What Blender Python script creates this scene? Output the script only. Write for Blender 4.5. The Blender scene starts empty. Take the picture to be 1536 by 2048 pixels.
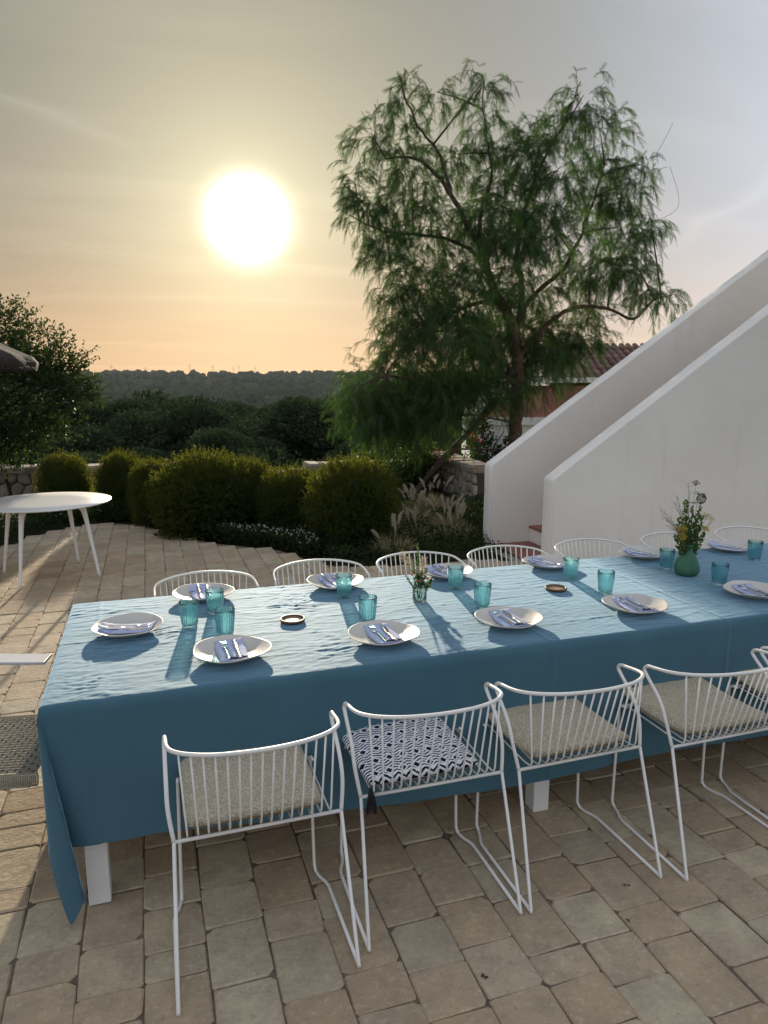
import bpy, math, random
import numpy as np
from mathutils import Vector, Matrix

random.seed(7)
rng = np.random.default_rng(7)
R = math.radians
scene = bpy.context.scene
col = scene.collection

# ------------------------------------------------------------------ camera
CAM = Vector((0.0, 0.0, 1.75))
cam_d = bpy.data.cameras.new('camera')
cam = bpy.data.objects.new('camera', cam_d)
col.objects.link(cam)
cam.location = CAM
cam.rotation_euler = (R(90 - 10.18), 0, R(-18.3))
cam_d.sensor_fit = 'VERTICAL'
cam_d.sensor_height = 36.0
cam_d.lens = 36.0 * 1420.0 / 2048.0
cam_d.clip_start = 0.05
cam_d.clip_end = 9000
scene.camera = cam

# ------------------------------------------------------------------ light
SUN_EL, SUN_AZ = R(12.0), R(8.0)          # azimuth clockwise from +Y
SUN = Vector((math.sin(SUN_AZ) * math.cos(SUN_EL), math.cos(SUN_AZ) * math.cos(SUN_EL), math.sin(SUN_EL)))
sun_d = bpy.data.lights.new('sun', 'SUN')
sun_d.energy = 5.0
sun_d.angle = R(1.0)
sun_d.color = (1.0, 0.86, 0.66)
sun = bpy.data.objects.new('sun', sun_d)
col.objects.link(sun)
sun.rotation_euler = SUN.to_track_quat('Z', 'Y').to_euler()
sun.location = (0, 0, 30)

scene.view_settings.view_transform = 'Standard'
scene.view_settings.look = 'None'
scene.view_settings.gamma = 1.0
scene.view_settings.exposure = 0.28
scene.view_settings.use_curve_mapping = False


class NT:
    """small helper for node trees"""
    def __init__(self, tree):
        self.t = tree
        tree.nodes.clear()

    def n(self, typ, props=None, **inp):
        nd = self.t.nodes.new('ShaderNode' + typ)
        for k, v in (props or {}).items():
            setattr(nd, k, v)
        for k, v in inp.items():
            key = int(k[1:]) if k[0] == 'i' and k[1:].isdigit() else k.replace('_', ' ')
            s = nd.inputs[key]
            if isinstance(v, bpy.types.NodeSocket):
                self.t.links.new(v, s)
            elif isinstance(v, bpy.types.Node):
                self.t.links.new(v.outputs[0], s)
            else:
                if s.type == 'RGBA' and len(v) == 3:
                    v = (*v, 1)
                s.default_value = v
        return nd

    def m(self, op, a, b=0.0, c=0.0):
        return self.n('Math', {'operation': op}, i0=a, i1=b, i2=c).outputs[0]

    def vm(self, op, a, b=(0, 0, 0), out=0):
        return self.n('VectorMath', {'operation': op}, i0=a, i1=b).outputs[out]

    def mix(self, f, a, b, blend='MIX'):
        nd = self.t.nodes.new('ShaderNodeMix')
        nd.data_type = 'RGBA'
        nd.blend_type = blend
        for s, v in ((nd.inputs[0], f), (nd.inputs[6], a), (nd.inputs[7], b)):
            if isinstance(v, bpy.types.NodeSocket):
                self.t.links.new(v, s)
            elif isinstance(v, bpy.types.Node):
                self.t.links.new(v.outputs[0], s)
            else:
                if s.type == 'RGBA' and len(v) == 3:
                    v = (*v, 1)
                s.default_value = v
        return nd.outputs[2]

    def ramp(self, f, stops):
        nd = self.n('ValToRGB', Fac=f)
        els = nd.color_ramp.elements
        while len(els) < len(stops):
            els.new(0.5)
        for e, (p, c) in zip(els, stops):
            e.position = p
            e.color = (*c, 1) if len(c) == 3 else c
        return nd.outputs[0]

    def link(self, a, b):
        self.t.links.new(a, b)


world = bpy.data.worlds.new('World')
scene.world = world
world.use_nodes = True
W = NT(world.node_tree)
sky = W.n('TexSky', {'sky_type': 'NISHITA', 'sun_disc': False, 'sun_elevation': SUN_EL, 'sun_rotation': SUN_AZ,
                     'air_density': 1.0, 'dust_density': 2.5, 'ozone_density': 1.0, 'altitude': 50.0})
dirv = W.n('TexCoord').outputs['Generated']
dirn = W.vm('NORMALIZE', dirv)
cosg = W.vm('DOT_PRODUCT', dirn, tuple(SUN), out=1)
gam = W.m('ARCCOSINE', W.m('MINIMUM', cosg, 0.999999))            # angle from the sun
elev = W.m('ARCSINE', W.n('SeparateXYZ', Vector=dirn).outputs[2])
elc = W.m('MAXIMUM', elev, 0.0)


def lobe(width_deg, power=1.0):
    x = W.m('DIVIDE', gam, R(width_deg))
    if power != 1.0:
        x = W.m('POWER', x, power)
    return W.m('EXPONENT', W.m('MULTIPLY', x, -1.0))


def addc(acc, fac, colr):
    c = W.mix(1.0, (0, 0, 0), W.n('VectorMath', {'operation': 'SCALE'}, i0=colr, Scale=fac).outputs[0])
    return W.vm('ADD', acc, c)


# clear-sky light, held back by the thick evening haze
nc = W.vm('DIVIDE', sky.outputs[0], W.vm('ADD', W.n('VectorMath', {'operation': 'SCALE'}, i0=sky.outputs[0], Scale=0.8).outputs[0], (2.0, 2.0, 2.0)))
acc = nc
# thicker grey haze bank beside the sun, pale blue elsewhere
bank = W.vm('DOT_PRODUCT', dirn, (-0.12, 0.93, 0.35), out=1)
sf = W.n('MapRange', {'interpolation_type': 'SMOOTHSTEP'}, Value=bank, i1=0.50, i2=0.97, i3=0.0, i4=1.0).outputs[0]
basec = W.mix(sf, (4.75, 5.25, 6.3), (0.35, 0.42, 0.50))
# low sky: blue light is filtered out of the long path through the haze
red = W.m('EXPONENT', W.m('MULTIPLY', W.m('DIVIDE', elc, R(8.0)), -1.0))
basec = W.mix(W.m('MULTIPLY', red, 0.55), basec, W.mix(1.0, basec, (0.98, 0.72, 0.28), 'MULTIPLY'))
acc = W.vm('ADD', acc, basec)
# thin high cloud veil: long soft streaks that thin out to the horizon
sep = W.n('SeparateXYZ', Vector=dirn)
den = W.m('ADD', W.m('MAXIMUM', sep.outputs[2], 0.0), 0.12)
lay = W.n('CombineXYZ', X=W.m('DIVIDE', sep.outputs[0], den), Y=W.m('DIVIDE', sep.outputs[1], den), Z=0.0)
mp2 = W.n('Mapping', Vector=lay.outputs[0], Rotation=(0, 0, R(-38)), Scale=(0.22, 1.3, 1.0))
cn = W.n('TexNoise', Vector=mp2.outputs[0], Scale=1.6, Detail=6.0, Roughness=0.55, Distortion=0.8)
veil = W.n('MapRange', {'interpolation_type': 'SMOOTHSTEP'}, Value=cn.outputs[0], i1=0.40, i2=0.75, i3=0.0, i4=1.0).outputs[0]
# aerosol aureole round the sun, warm haze near the horizon
acc = addc(acc, lobe(2.25, 2.6), (40, 37, 31))
acc = addc(acc, lobe(8.5), (6.2, 5.6, 3.3))
acc = addc(acc, lobe(18.0), (2.15, 1.78, 0.98))
hz = W.m('EXPONENT', W.m('MULTIPLY', W.m('POWER', W.m('DIVIDE', elc, R(7.0)), 1.4), -1.0))
acc = addc(acc, W.m('MULTIPLY', hz, lobe(40.0)), (6.0, 2.2, 0.0))
acc = addc(acc, W.m('MULTIPLY', veil, W.m('ADD', 0.3, lobe(30.0))), (0.5, 0.45, 0.34))
# a spreading old contrail and a faint streak of cirrus
for (nv, mv, half, wid, amp) in (((-0.2471, 0.2762, -0.9288), (-0.0845, 0.9487, 0.3046), R(5.2), 0.006, 0.42), ((0.513, -0.2399, -0.8242), (0.6738, 0.7074, 0.2135), R(5.5), 0.009, 0.5)):
    off = W.m('ADD', W.vm('DOT_PRODUCT', dirn, nv, out=1), W.m('MULTIPLY', W.m('SUBTRACT', cn.outputs[0], 0.5), 0.05))
    across = W.m('EXPONENT', W.m('MULTIPLY', W.m('POWER', W.m('ABSOLUTE', W.m('DIVIDE', off, wid)), 1.5), -1.0))
    al = W.n('MapRange', {'interpolation_type': 'SMOOTHSTEP'}, Value=W.vm('DOT_PRODUCT', dirn, mv, out=1), i1=math.cos(half * 1.25), i2=math.cos(half * 0.4), i3=0.0, i4=1.0).outputs[0]
    acc = addc(acc, W.m('MULTIPLY', W.m('MULTIPLY', across, al), amp), (1.0, 0.96, 0.88))
bg = W.n('Background', Color=acc, Strength=0.1)
out = W.n('OutputWorld', Surface=bg.outputs[0])

# ------------------------------------------------------------------ helpers


def tag(o, label=None, cat=None, group=None, kind=None):
    if label:
        o['label'] = label
    if cat:
        o['category'] = cat
    if group:
        o['group'] = group
    if kind:
        o['kind'] = kind
    return o


def newmesh(name, verts, faces, smooth=False):
    me = bpy.data.meshes.new(name)
    if isinstance(verts, np.ndarray):
        verts = verts.tolist()
    if isinstance(faces, np.ndarray):
        faces = faces.tolist()
    me.from_pydata(verts, [], faces)
    if smooth:
        me.polygons.foreach_set('use_smooth', [True] * len(me.polygons))
    me.update()
    return me


def obj(name, me, mat=None, parent=None, loc=(0, 0, 0), rot=(0, 0, 0)):
    o = bpy.data.objects.new(name, me)
    col.objects.link(o)
    if mat is not None and me is not None and len(me.materials) == 0:
        me.materials.append(mat)
    o.location = loc
    o.rotation_euler = rot
    o.parent = parent
    return o


def empty(name, loc=(0, 0, 0), rz=0.0):
    o = bpy.data.objects.new(name, None)
    o.empty_display_size = 0.1
    col.objects.link(o)
    o.location = loc
    o.rotation_euler = (0, 0, rz)
    return o


class MB:
    """collects geometry for one mesh"""
    def __init__(self):
        self.v = []
        self.f = []

    def add(self, vs, fs):
        b = len(self.v)
        self.v.extend([tuple(p) for p in vs])
        self.f.extend([tuple(i + b for i in f) for f in fs])
        return self

    def box(self, x0, x1, y0, y1, z0, z1):
        return self.add([(x0, y0, z0), (x1, y0, z0), (x1, y1, z0), (x0, y1, z0), (x0, y0, z1), (x1, y0, z1), (x1, y1, z1), (x0, y1, z1)],
                        [(0, 3, 2, 1), (4, 5, 6, 7), (0, 1, 5, 4), (1, 2, 6, 5), (2, 3, 7, 6), (3, 0, 4, 7)])

    def tube(self, pts, r, n=8, cap=True):
        pts = [Vector(p) for p in pts]
        rs = r if isinstance(r, (list, tuple)) else [r] * len(pts)
        vs, fs = [], []
        up = None
        for i, p in enumerate(pts):
            a = pts[max(i - 1, 0)]
            b = pts[min(i + 1, len(pts) - 1)]
            t = (b - a).normalized()
            if up is None:
                up = Vector((0, 0, 1)) if abs(t.z) < 0.9 else Vector((1, 0, 0))
            s = t.cross(up).normalized()
            up = s.cross(t).normalized()
            for k in range(n):
                an = 2 * math.pi * k / n
                vs.append(p + (s * math.cos(an) + up * math.sin(an)) * rs[i])
        for i in range(len(pts) - 1):
            for k in range(n):
                k2 = (k + 1) % n
                fs.append((i * n + k, i * n + k2, (i + 1) * n + k2, (i + 1) * n + k))
        if cap:
            fs.append(tuple(reversed(range(n))))
            fs.append(tuple(range((len(pts) - 1) * n, len(pts) * n)))
        return self.add(vs, fs)

    def lathe(self, prof, n=32, rad=None):
        vs, fs = [], []
        for (r, z) in prof:
            for k in range(n):
                an = 2 * math.pi * k / n
                rr = r * (rad(an, r, z) if rad else 1.0)
                vs.append((rr * math.cos(an), rr * math.sin(an), z))
        for i in range(len(prof) - 1):
            for k in range(n):
                k2 = (k + 1) % n
                fs.append((i * n + k, i * n + k2, (i + 1) * n + k2, (i + 1) * n + k))
        fs.append(tuple(reversed(range(n))))
        fs.append(tuple(range((len(prof) - 1) * n, len(prof) * n)))
        return self.add(vs, fs)

    def mesh(self, name, smooth=True):
        return newmesh(name, self.v, self.f, smooth)

    def build(self, name, mat, parent=None, smooth=True, **k):
        return obj(name, self.mesh(name, smooth), mat, parent, **k)


def bevel(o, w=0.004, seg=2):
    m = o.modifiers.new('bevel', 'BEVEL')
    m.width = w
    m.segments = seg
    m.limit_method = 'ANGLE'
    return o


def smooth_path(pts, sub=6, closed=False):
    """catmull-rom through the points"""
    P = [Vector(p) for p in pts]
    out = []
    n = len(P)
    for i in range(n - 1):
        p0, p1, p2, p3 = P[max(i - 1, 0)], P[i], P[i + 1], P[min(i + 2, n - 1)]
        for j in range(sub):
            t = j / sub
            out.append(0.5 * ((2 * p1) + (p2 - p0) * t + (2 * p0 - 5 * p1 + 4 * p2 - p3) * t * t + (3 * p1 - p0 - 3 * p2 + p3) * t ** 3))
    out.append(P[-1])
    return out


def fillet(pts, r=0.03, sub=5):
    """polyline with rounded corners"""
    P = [Vector(p) for p in pts]
    out = [P[0]]
    for i in range(1, len(P) - 1):
        a, b, c = P[i - 1], P[i], P[i + 1]
        ra = min(r, (a - b).length * 0.48, (c - b).length * 0.48)
        p = b + (a - b).normalized() * ra
        q = b + (c - b).normalized() * ra
        for j in range(sub + 1):
            t = j / sub
            out.append(p * (1 - t) ** 2 + b * 2 * t * (1 - t) + q * t * t)
    out.append(P[-1])
    return out


# vectorised gradient noise ------------------------------------------------
_perm = np.random.default_rng(3).permutation(256)
_perm = np.concatenate([_perm, _perm, _perm])
_g2 = np.stack([np.cos(np.linspace(0, 2 * np.pi, 256, endpoint=False)), np.sin(np.linspace(0, 2 * np.pi, 256, endpoint=False))], 1)


def noise2(x, y):
    x = np.asarray(x, float)
    y = np.asarray(y, float)
    xi = np.floor(x).astype(int)
    yi = np.floor(y).astype(int)
    xf, yf = x - xi, y - yi
    u = xf ** 3 * (xf * (xf * 6 - 15) + 10)
    v = yf ** 3 * (yf * (yf * 6 - 15) + 10)

    def gr(ix, iy, dx, dy):
        h = _perm[(_perm[ix & 255] + iy) & 255]
        gg = _g2[h]
        return gg[..., 0] * dx + gg[..., 1] * dy
    a = gr(xi, yi, xf, yf)
    b = gr(xi + 1, yi, xf - 1, yf)
    c = gr(xi, yi + 1, xf, yf - 1)
    d = gr(xi + 1, yi + 1, xf - 1, yf - 1)
    return (a + u * (b - a)) * (1 - v) + (c + u * (d - c)) * v


def fbm2(x, y, o=4):
    s = 0
    a = 1.0
    for i in range(o):
        s = s + a * noise2(x * 2 ** i + 17.3 * i, y * 2 ** i + 5.1 * i)
        a *= 0.5
    return s


# ------------------------------------------------------------------ materials
MATS = {}


def material(name):
    m = bpy.data.materials.new(name)
    m.use_nodes = True
    MATS[name] = m
    return m, NT(m.node_tree)


def finish(N, bsdf, bump=None):
    N.n('OutputMaterial', Surface=bsdf.outputs[0])


def simple(name, colr, rough=0.6, var=0.12, vscale=6.0, bump=0.0, bscale=40.0, metallic=0.0, spec=0.5, objvar=0.0, coords='Object', bdist=0.01):
    m, N = material(name)
    tc = N.n('TexCoord').outputs[coords]
    ns = N.n('TexNoise', Vector=tc, Scale=vscale, Detail=5.0, Roughness=0.6)
    dark = tuple(c * (1 - var) for c in colr)
    light = tuple(min(1, c * (1 + var)) for c in colr)
    c = N.ramp(ns.outputs[0], [(0.3, dark), (0.7, light)])
    if objvar:
        rnd = N.n('ObjectInfo').outputs['Random']
        k = N.n('MapRange', Value=rnd, i1=0.0, i2=1.0, i3=1 - objvar, i4=1 + objvar).outputs[0]
        c = N.n('VectorMath', {'operation': 'SCALE'}, i0=c, Scale=k).outputs[0]
    kw = dict(Base_Color=c, Roughness=rough, Metallic=metallic, Specular_IOR_Level=spec)
    if bump:
        bn = N.n('TexNoise', Vector=tc, Scale=bscale, Detail=4.0, Roughness=0.6)
        kw['Normal'] = N.n('Bump', Strength=bump, Distance=bdist, Height=bn.outputs[0]).outputs[0]
    finish(N, N.n('BsdfPrincipled', **kw))
    return m


def leafmat(name, c_lo, c_hi, trans=0.45, rough=0.55, island=True, tcol=None, vscale=1.2, spec=0.25):
    """thin leaves: diffuse + translucent, tone varies leaf by leaf and clump by clump"""
    m, N = material(name)
    geo = N.n('NewGeometry')
    pos = N.n('TexCoord').outputs['Object']
    ns = N.n('TexNoise', Vector=pos, Scale=vscale, Detail=2.0)
    f = N.m('ADD', N.m('MULTIPLY', geo.outputs['Random Per Island'], 0.6), N.m('MULTIPLY', ns.outputs[0], 0.4))
    c = N.mix(f, c_lo, c_hi)
    tc = N.mix(f, tuple(x * 1.0 for x in (tcol or c_hi)), tuple(min(1, x * 1.7) for x in (tcol or c_hi)))
    d = N.n('BsdfPrincipled', Base_Color=c, Roughness=rough, Specular_IOR_Level=spec)
    t = N.n('BsdfTranslucent', Color=tc)
    mx = N.n('MixShader', Fac=trans, i1=d.outputs[0], i2=t.outputs[0])
    N.n('OutputMaterial', Surface=mx.outputs[0])
    return m


# paving stone: tumbled limestone, tone differs stone by stone
def paver_material():
    m, N = material('paver_stone')
    oi = N.n('ObjectInfo').outputs['Random']
    ri = N.n('NewGeometry').outputs['Random Per Island']
    rnd = N.m('FRACT', N.m('ADD', N.m('MULTIPLY', oi, 7.31), N.m('MULTIPLY', ri, 3.77)))
    pos = N.n('NewGeometry').outputs['Position']
    base = N.ramp(rnd, [(0.0, (0.386, 0.271, 0.160)), (0.2, (0.479, 0.353, 0.212)), (0.4, (0.428, 0.326, 0.207)), (0.6, (0.513, 0.392, 0.245)), (0.8, (0.452, 0.376, 0.249)), (1.0, (0.586, 0.470, 0.304))])
    n1 = N.n('TexNoise', Vector=pos, Scale=9.0, Detail=6.0, Roughness=0.65)
    n2 = N.n('TexNoise', Vector=pos, Scale=46.0, Detail=5.0, Roughness=0.7)
    n3 = N.n('TexNoise', Vector=pos, Scale=2.2, Detail=3.0)
    c = N.mix(N.m('MULTIPLY', N.n('MapRange', Value=n1.outputs[0], i1=0.35, i2=0.68).outputs[0], 0.65), base, (0.280, 0.210, 0.145))
    c = N.mix(N.m('MULTIPLY', N.n('MapRange', Value=n2.outputs[0], i1=0.54, i2=0.74).outputs[0], 0.6), c, (0.60, 0.53, 0.43))
    c = N.mix(N.m('MULTIPLY', N.n('MapRange', Value=n2.outputs[0], i1=0.42, i2=0.28).outputs[0], 0.55), c, (0.17, 0.13, 0.095))
    c = N.mix(N.m('MULTIPLY', N.n('MapRange', Value=n3.outputs[0], i1=0.5, i2=0.72).outputs[0], 0.35), c, (0.30, 0.21, 0.14))
    pits = N.n('TexVoronoi', Vector=pos, Scale=60.0)
    pit = N.n('MapRange', Value=pits.outputs[0], i1=0.06, i2=0.16).outputs[0]
    hgt = N.m('ADD', N.m('MULTIPLY', n2.outputs[0], 0.6), N.m('ADD', N.m('MULTIPLY', n1.outputs[0], 1.2), N.m('MULTIPLY', pit, 0.12)))
    b = N.n('Bump', Strength=0.8, Distance=0.008, Height=hgt)
    finish(N, N.n('BsdfPrincipled', Base_Color=c, Roughness=0.78, Specular_IOR_Level=0.3, Normal=b.outputs[0]))
    return m


M_PAVER = paver_material()
M_BED = simple('joint_sand', (0.155, 0.112, 0.075), 0.95, 0.4, 25.0, 0.6, 120.0)
M_SOIL = simple('soil', (0.075, 0.058, 0.036), 0.95, 0.4, 3.0, 0.5, 20.0)
M_WHITEMETAL = simple('white_powder_coat', (0.78, 0.745, 0.685), 0.42, 0.05, 12.0, 0.06, 300.0)
M_WHITETABLE = simple('white_lacquer', (0.80, 0.77, 0.72), 0.32, 0.03, 2.0)
M_WHITEWOOD = simple('white_painted_wood', (0.72, 0.70, 0.66), 0.5, 0.06, 8.0, 0.15, 60.0)


def plaster_material():
    m, N = material('white_plaster')
    pos = N.n('NewGeometry').outputs['Position']
    n1 = N.n('TexNoise', Vector=pos, Scale=1.3, Detail=5.0, Roughness=0.6)
    n2 = N.n('TexNoise', Vector=pos, Scale=70.0, Detail=4.0, Roughness=0.7)
    n3 = N.n('TexNoise', Vector=pos, Scale=7.0, Detail=3.0)
    c = N.ramp(n1.outputs[0], [(0.25, (0.78, 0.725, 0.635)), (0.75, (0.85, 0.80, 0.715))])
    st = N.n('TexNoise', Vector=N.n('Mapping', Vector=pos, Scale=(9, 9, 0.7)).outputs[0], Scale=1.0, Detail=4.0)
    c = N.mix(N.m('MULTIPLY', N.n('MapRange', Value=st.outputs[0], i1=0.62, i2=0.8).outputs[0], 0.25), c, (0.55, 0.50, 0.43))
    h = N.m('ADD', N.m('MULTIPLY', n2.outputs[0], 0.35), N.m('MULTIPLY', n3.outputs[0], 1.6))
    b = N.n('Bump', Strength=0.5, Distance=0.008, Height=h)
    finish(N, N.n('BsdfPrincipled', Base_Color=c, Roughness=0.9, Specular_IOR_Level=0.2, Normal=b.outputs[0]))
    return m


M_PLASTER = plaster_material()
M_TERRACOTTA = simple('terracotta_tread', (0.23, 0.085, 0.06), 0.7, 0.25, 12.0, 0.2, 60.0)


def cloth_material():
    m, N = material('blue_linen')
    pos = N.n('TexCoord').outputs['Object']
    n0 = N.n('TexNoise', Vector=pos, Scale=2.0, Detail=4.0)
    c = N.ramp(n0.outputs[0], [(0.3, (0.050, 0.124, 0.164)), (0.7, (0.062, 0.146, 0.190))])
    mpx = N.n('Mapping', Vector=pos, Scale=(3.0, 15.0, 3.0))
    w1 = N.n('TexNoise', {'noise_type': 'RIDGED_MULTIFRACTAL', 'normalize': True}, Vector=mpx.outputs[0], Scale=1.0, Detail=3.0, Roughness=0.55, Distortion=0.35)
    w2 = N.n('TexNoise', Vector=pos, Scale=60.0, Detail=3.0)
    thr1 = N.n('TexWave', {'wave_type': 'BANDS', 'bands_direction': 'X'}, Vector=pos, Scale=380.0, Distortion=1.0)
    thr2 = N.n('TexWave', {'wave_type': 'BANDS', 'bands_direction': 'Y'}, Vector=pos, Scale=380.0, Distortion=1.0)
    h = N.m('ADD', N.m('MULTIPLY', w1.outputs[0], 1.0), N.m('MULTIPLY', w2.outputs[0], 0.16))
    h = N.m('ADD', h, N.m('MULTIPLY', N.m('ADD', thr1.outputs[1], thr2.outputs[1]), 0.012))
    b = N.n('Bump', Strength=0.35, Distance=0.006, Height=h)
    p = N.n('BsdfPrincipled', Base_Color=c, Roughness=0.72, Specular_IOR_Level=0.28, Sheen_Weight=1.0, Sheen_Roughness=0.36, Sheen_Tint=(0.52, 0.76, 1.0), Normal=b.outputs[0])
    finish(N, p)
    return m


M_CLOTH = cloth_material()


def cushion_material():
    m, N = material('beige_weave')
    pos = N.n('TexCoord').outputs['Object']
    v = N.n('TexVoronoi', {'distance': 'MANHATTAN'}, Vector=N.n('Mapping', Vector=pos, Rotation=(0, 0, 0.7), Scale=(290, 150, 60)).outputs[0], Scale=1.0)
    v2 = N.n('TexVoronoi', {'distance': 'MANHATTAN'}, Vector=N.n('Mapping', Vector=pos, Rotation=(0, 0, -0.8), Scale=(140, 300, 60)).outputs[0], Scale=1.0)
    f = N.m('MULTIPLY', v.outputs[0], v2.outputs[0])
    c = N.ramp(f, [(0.0, (0.72, 0.64, 0.49)), (0.25, (0.60, 0.52, 0.38)), (0.6, (0.38, 0.315, 0.21))])
    b = N.n('Bump', Strength=0.5, Distance=0.003, Height=N.m('SUBTRACT', 1.0, f))
    finish(N, N.n('BsdfPrincipled', Base_Color=c, Roughness=0.9, Specular_IOR_Level=0.15, Normal=b.outputs[0]))
    return m


M_CUSHION = cushion_material()


def zigzag_material():
    """black and white block print: stacked zigzag lines broken by small lozenges"""
    m, N = material('zigzag_print')
    pos = N.n('SeparateXYZ', Vector=N.n('TexCoord').outputs['Object'])
    x, y = pos.outputs[0], pos.outputs[1]
    tri = N.m('PINGPONG', x, 0.024)
    ph = N.m('ADD', y, N.m('MULTIPLY', tri, 0.55))
    st = N.m('FRACT', N.m('MULTIPLY', ph, 70.0))
    nse = N.n('TexNoise', Vector=N.n('TexCoord').outputs['Object'], Scale=80.0, Detail=2.0)
    line = N.m('GREATER_THAN', N.m('ADD', st, N.m('MULTIPLY', N.m('SUBTRACT', nse.outputs[0], 0.5), 0.5)), 0.46)
    # lozenges in staggered rows
    row = N.m('FLOOR', N.m('DIVIDE', y, 0.066))
    xs = N.m('ADD', x, N.m('MULTIPLY', N.m('MODULO', N.m('ABSOLUTE', row), 2.0), 0.024))
    cx = N.m('PINGPONG', xs, 0.024)
    cyv = N.m('ABSOLUTE', N.m('SUBTRACT', N.m('FRACT', N.m('DIVIDE', y, 0.066)), 0.5))
    dsum = N.m('ADD', N.m('DIVIDE', cx, 0.0120), N.m('DIVIDE', N.m('MULTIPLY', cyv, 0.066), 0.0135))
    loz = N.m('LESS_THAN', dsum, 1.0)
    ring = N.m('LESS_THAN', dsum, 1.6)
    f = N.m('MAXIMUM', line, ring)
    f = N.m('MULTIPLY', f, N.m('SUBTRACT', 1.0, loz))
    c = N.mix(f, (0.012, 0.014, 0.022), (0.70, 0.70, 0.70))
    bn = N.n('TexNoise', Vector=N.n('TexCoord').outputs['Object'], Scale=40.0)
    b = N.n('Bump', Strength=0.25, Distance=0.002, Height=bn.outputs[0])
    finish(N, N.n('BsdfPrincipled', Base_Color=c, Roughness=0.9, Specular_IOR_Level=0.1, Normal=b.outputs[0]))
    return m


M_ZIGZAG = zigzag_material()
M_BLACKYARN = simple('black_yarn', (0.012, 0.012, 0.016), 0.95, 0.3, 60.0, 0.5, 200.0)


def plate_material():
    m, N = material('cream_stoneware')
    pos = N.n('TexCoord').outputs['Object']
    sp = N.n('TexVoronoi', Vector=pos, Scale=220.0)
    k = N.n('MapRange', Value=sp.outputs[0], i1=0.05, i2=0.12).outputs[0]
    pick = N.m('GREATER_THAN', N.n('SeparateColor', Color=sp.outputs[1]).outputs[0], 0.8)
    f = N.m('MULTIPLY', N.m('SUBTRACT', 1.0, k), pick)
    n = N.n('TexNoise', Vector=pos, Scale=7.0, Detail=3.0)
    c = N.ramp(n.outputs[0], [(0.3, (0.52, 0.475, 0.41)), (0.7, (0.58, 0.535, 0.465))])
    c = N.mix(N.m('MULTIPLY', f, 0.6), c, (0.25, 0.2, 0.15))
    finish(N, N.n('BsdfPrincipled', Base_Color=c, Roughness=0.38, Specular_IOR_Level=0.45))
    return m


M_PLATE = plate_material()
M_NAPKIN = simple('pale_blue_linen', (0.40, 0.44, 0.60), 0.85, 0.08, 20.0, 0.25, 220.0, bdist=0.003)
M_STEEL = simple('polished_steel', (0.72, 0.71, 0.69), 0.18, 0.04, 20.0, metallic=1.0)
M_WOOD = simple('dark_wood_rim', (0.10, 0.052, 0.026), 0.5, 0.35, 30.0, 0.2, 90.0)
M_WOODIN = simple('light_wood', (0.36, 0.24, 0.13), 0.5, 0.3, 24.0, 0.15, 90.0)


def glass_material(name, tint, refr=0.25, gloss_rough=0.03, tint2=None, scat=0.0, scol=(1, 1, 1, 1)):
    """thin blown glass: mostly clear tinted pass-through with a glossy skin"""
    m, N = material(name)
    lw = N.n('Fresnel', IOR=1.5)
    t = N.n('BsdfTransparent', Color=tint)
    r = N.n('BsdfRefraction', Color=tint2 or tint, Roughness=0.05, IOR=1.12)
    g = N.n('BsdfGlossy', Color=(1, 1, 1), Roughness=gloss_rough)
    a = N.n('MixShader', Fac=refr, i1=t.outputs[0], i2=r.outputs[0])
    if scat:
        tr = N.n('BsdfTranslucent', Color=scol)
        a = N.n('MixShader', Fac=scat, i1=a.outputs[0], i2=tr.outputs[0])
    b = N.n('MixShader', Fac=N.m('MULTIPLY', lw.outputs[0], 0.9), i1=a.outputs[0], i2=g.outputs[0])
    N.n('OutputMaterial', Surface=b.outputs[0])
    return m


M_TEAL = glass_material('teal_glass', (0.78, 0.93, 0.94), 0.3, scat=0.06, scol=(0.28, 0.62, 0.68, 1))
M_CLEAR = glass_material('clear_glass', (0.90, 0.96, 0.93), 0.25)


def green_vase_material():
    m, N = material('green_frosted_glass')
    pos = N.n('TexCoord').outputs['Object']
    n = N.n('TexNoise', Vector=pos, Scale=18.0, Detail=4.0)
    c = N.ramp(n.outputs[0], [(0.3, (0.10, 0.26, 0.17)), (0.7, (0.17, 0.36, 0.23))])
    p = N.n('BsdfPrincipled', Base_Color=c, Roughness=0.38, Transmission_Weight=0.25, IOR=1.3, Specular_IOR_Level=0.4)
    t = N.n('BsdfTranslucent', Color=(0.16, 0.42, 0.26, 1))
    mx = N.n('MixShader', Fac=0.4, i1=p.outputs[0], i2=t.outputs[0])
    N.n('OutputMaterial', Surface=mx.outputs[0])
    return m


M_VASE = green_vase_material()
M_WATER = glass_material('vase_water', (0.86, 0.93, 0.88), 0.3)
M_STEM = leafmat('green_stem', (0.06, 0.10, 0.03), (0.10, 0.16, 0.05), 0.25)
M_HERB = leafmat('herb_leaf', (0.055, 0.095, 0.03), (0.10, 0.17, 0.05), 0.35)
M_GRASSBLADE = leafmat('dry_grass', (0.20, 0.17, 0.08), (0.34, 0.29, 0.16), 0.4)
M_PLUME = leafmat('pale_plume', (0.44, 0.38, 0.27), (0.60, 0.52, 0.39), 0.4, tcol=(0.42, 0.36, 0.26))
M_YARROW = leafmat('yellow_blossom', (0.38, 0.27, 0.04), (0.55, 0.42, 0.09), 0.35)
M_WHITEFLOWER = leafmat('white_blossom', (0.55, 0.52, 0.45), (0.72, 0.70, 0.62), 0.4)
M_REDFLOWER = leafmat('red_blossom', (0.50, 0.035, 0.02), (0.62, 0.09, 0.03), 0.4)
M_PINKFLOWER = leafmat('pink_blossom', (0.45, 0.06, 0.08), (0.60, 0.12, 0.14), 0.4)
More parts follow.
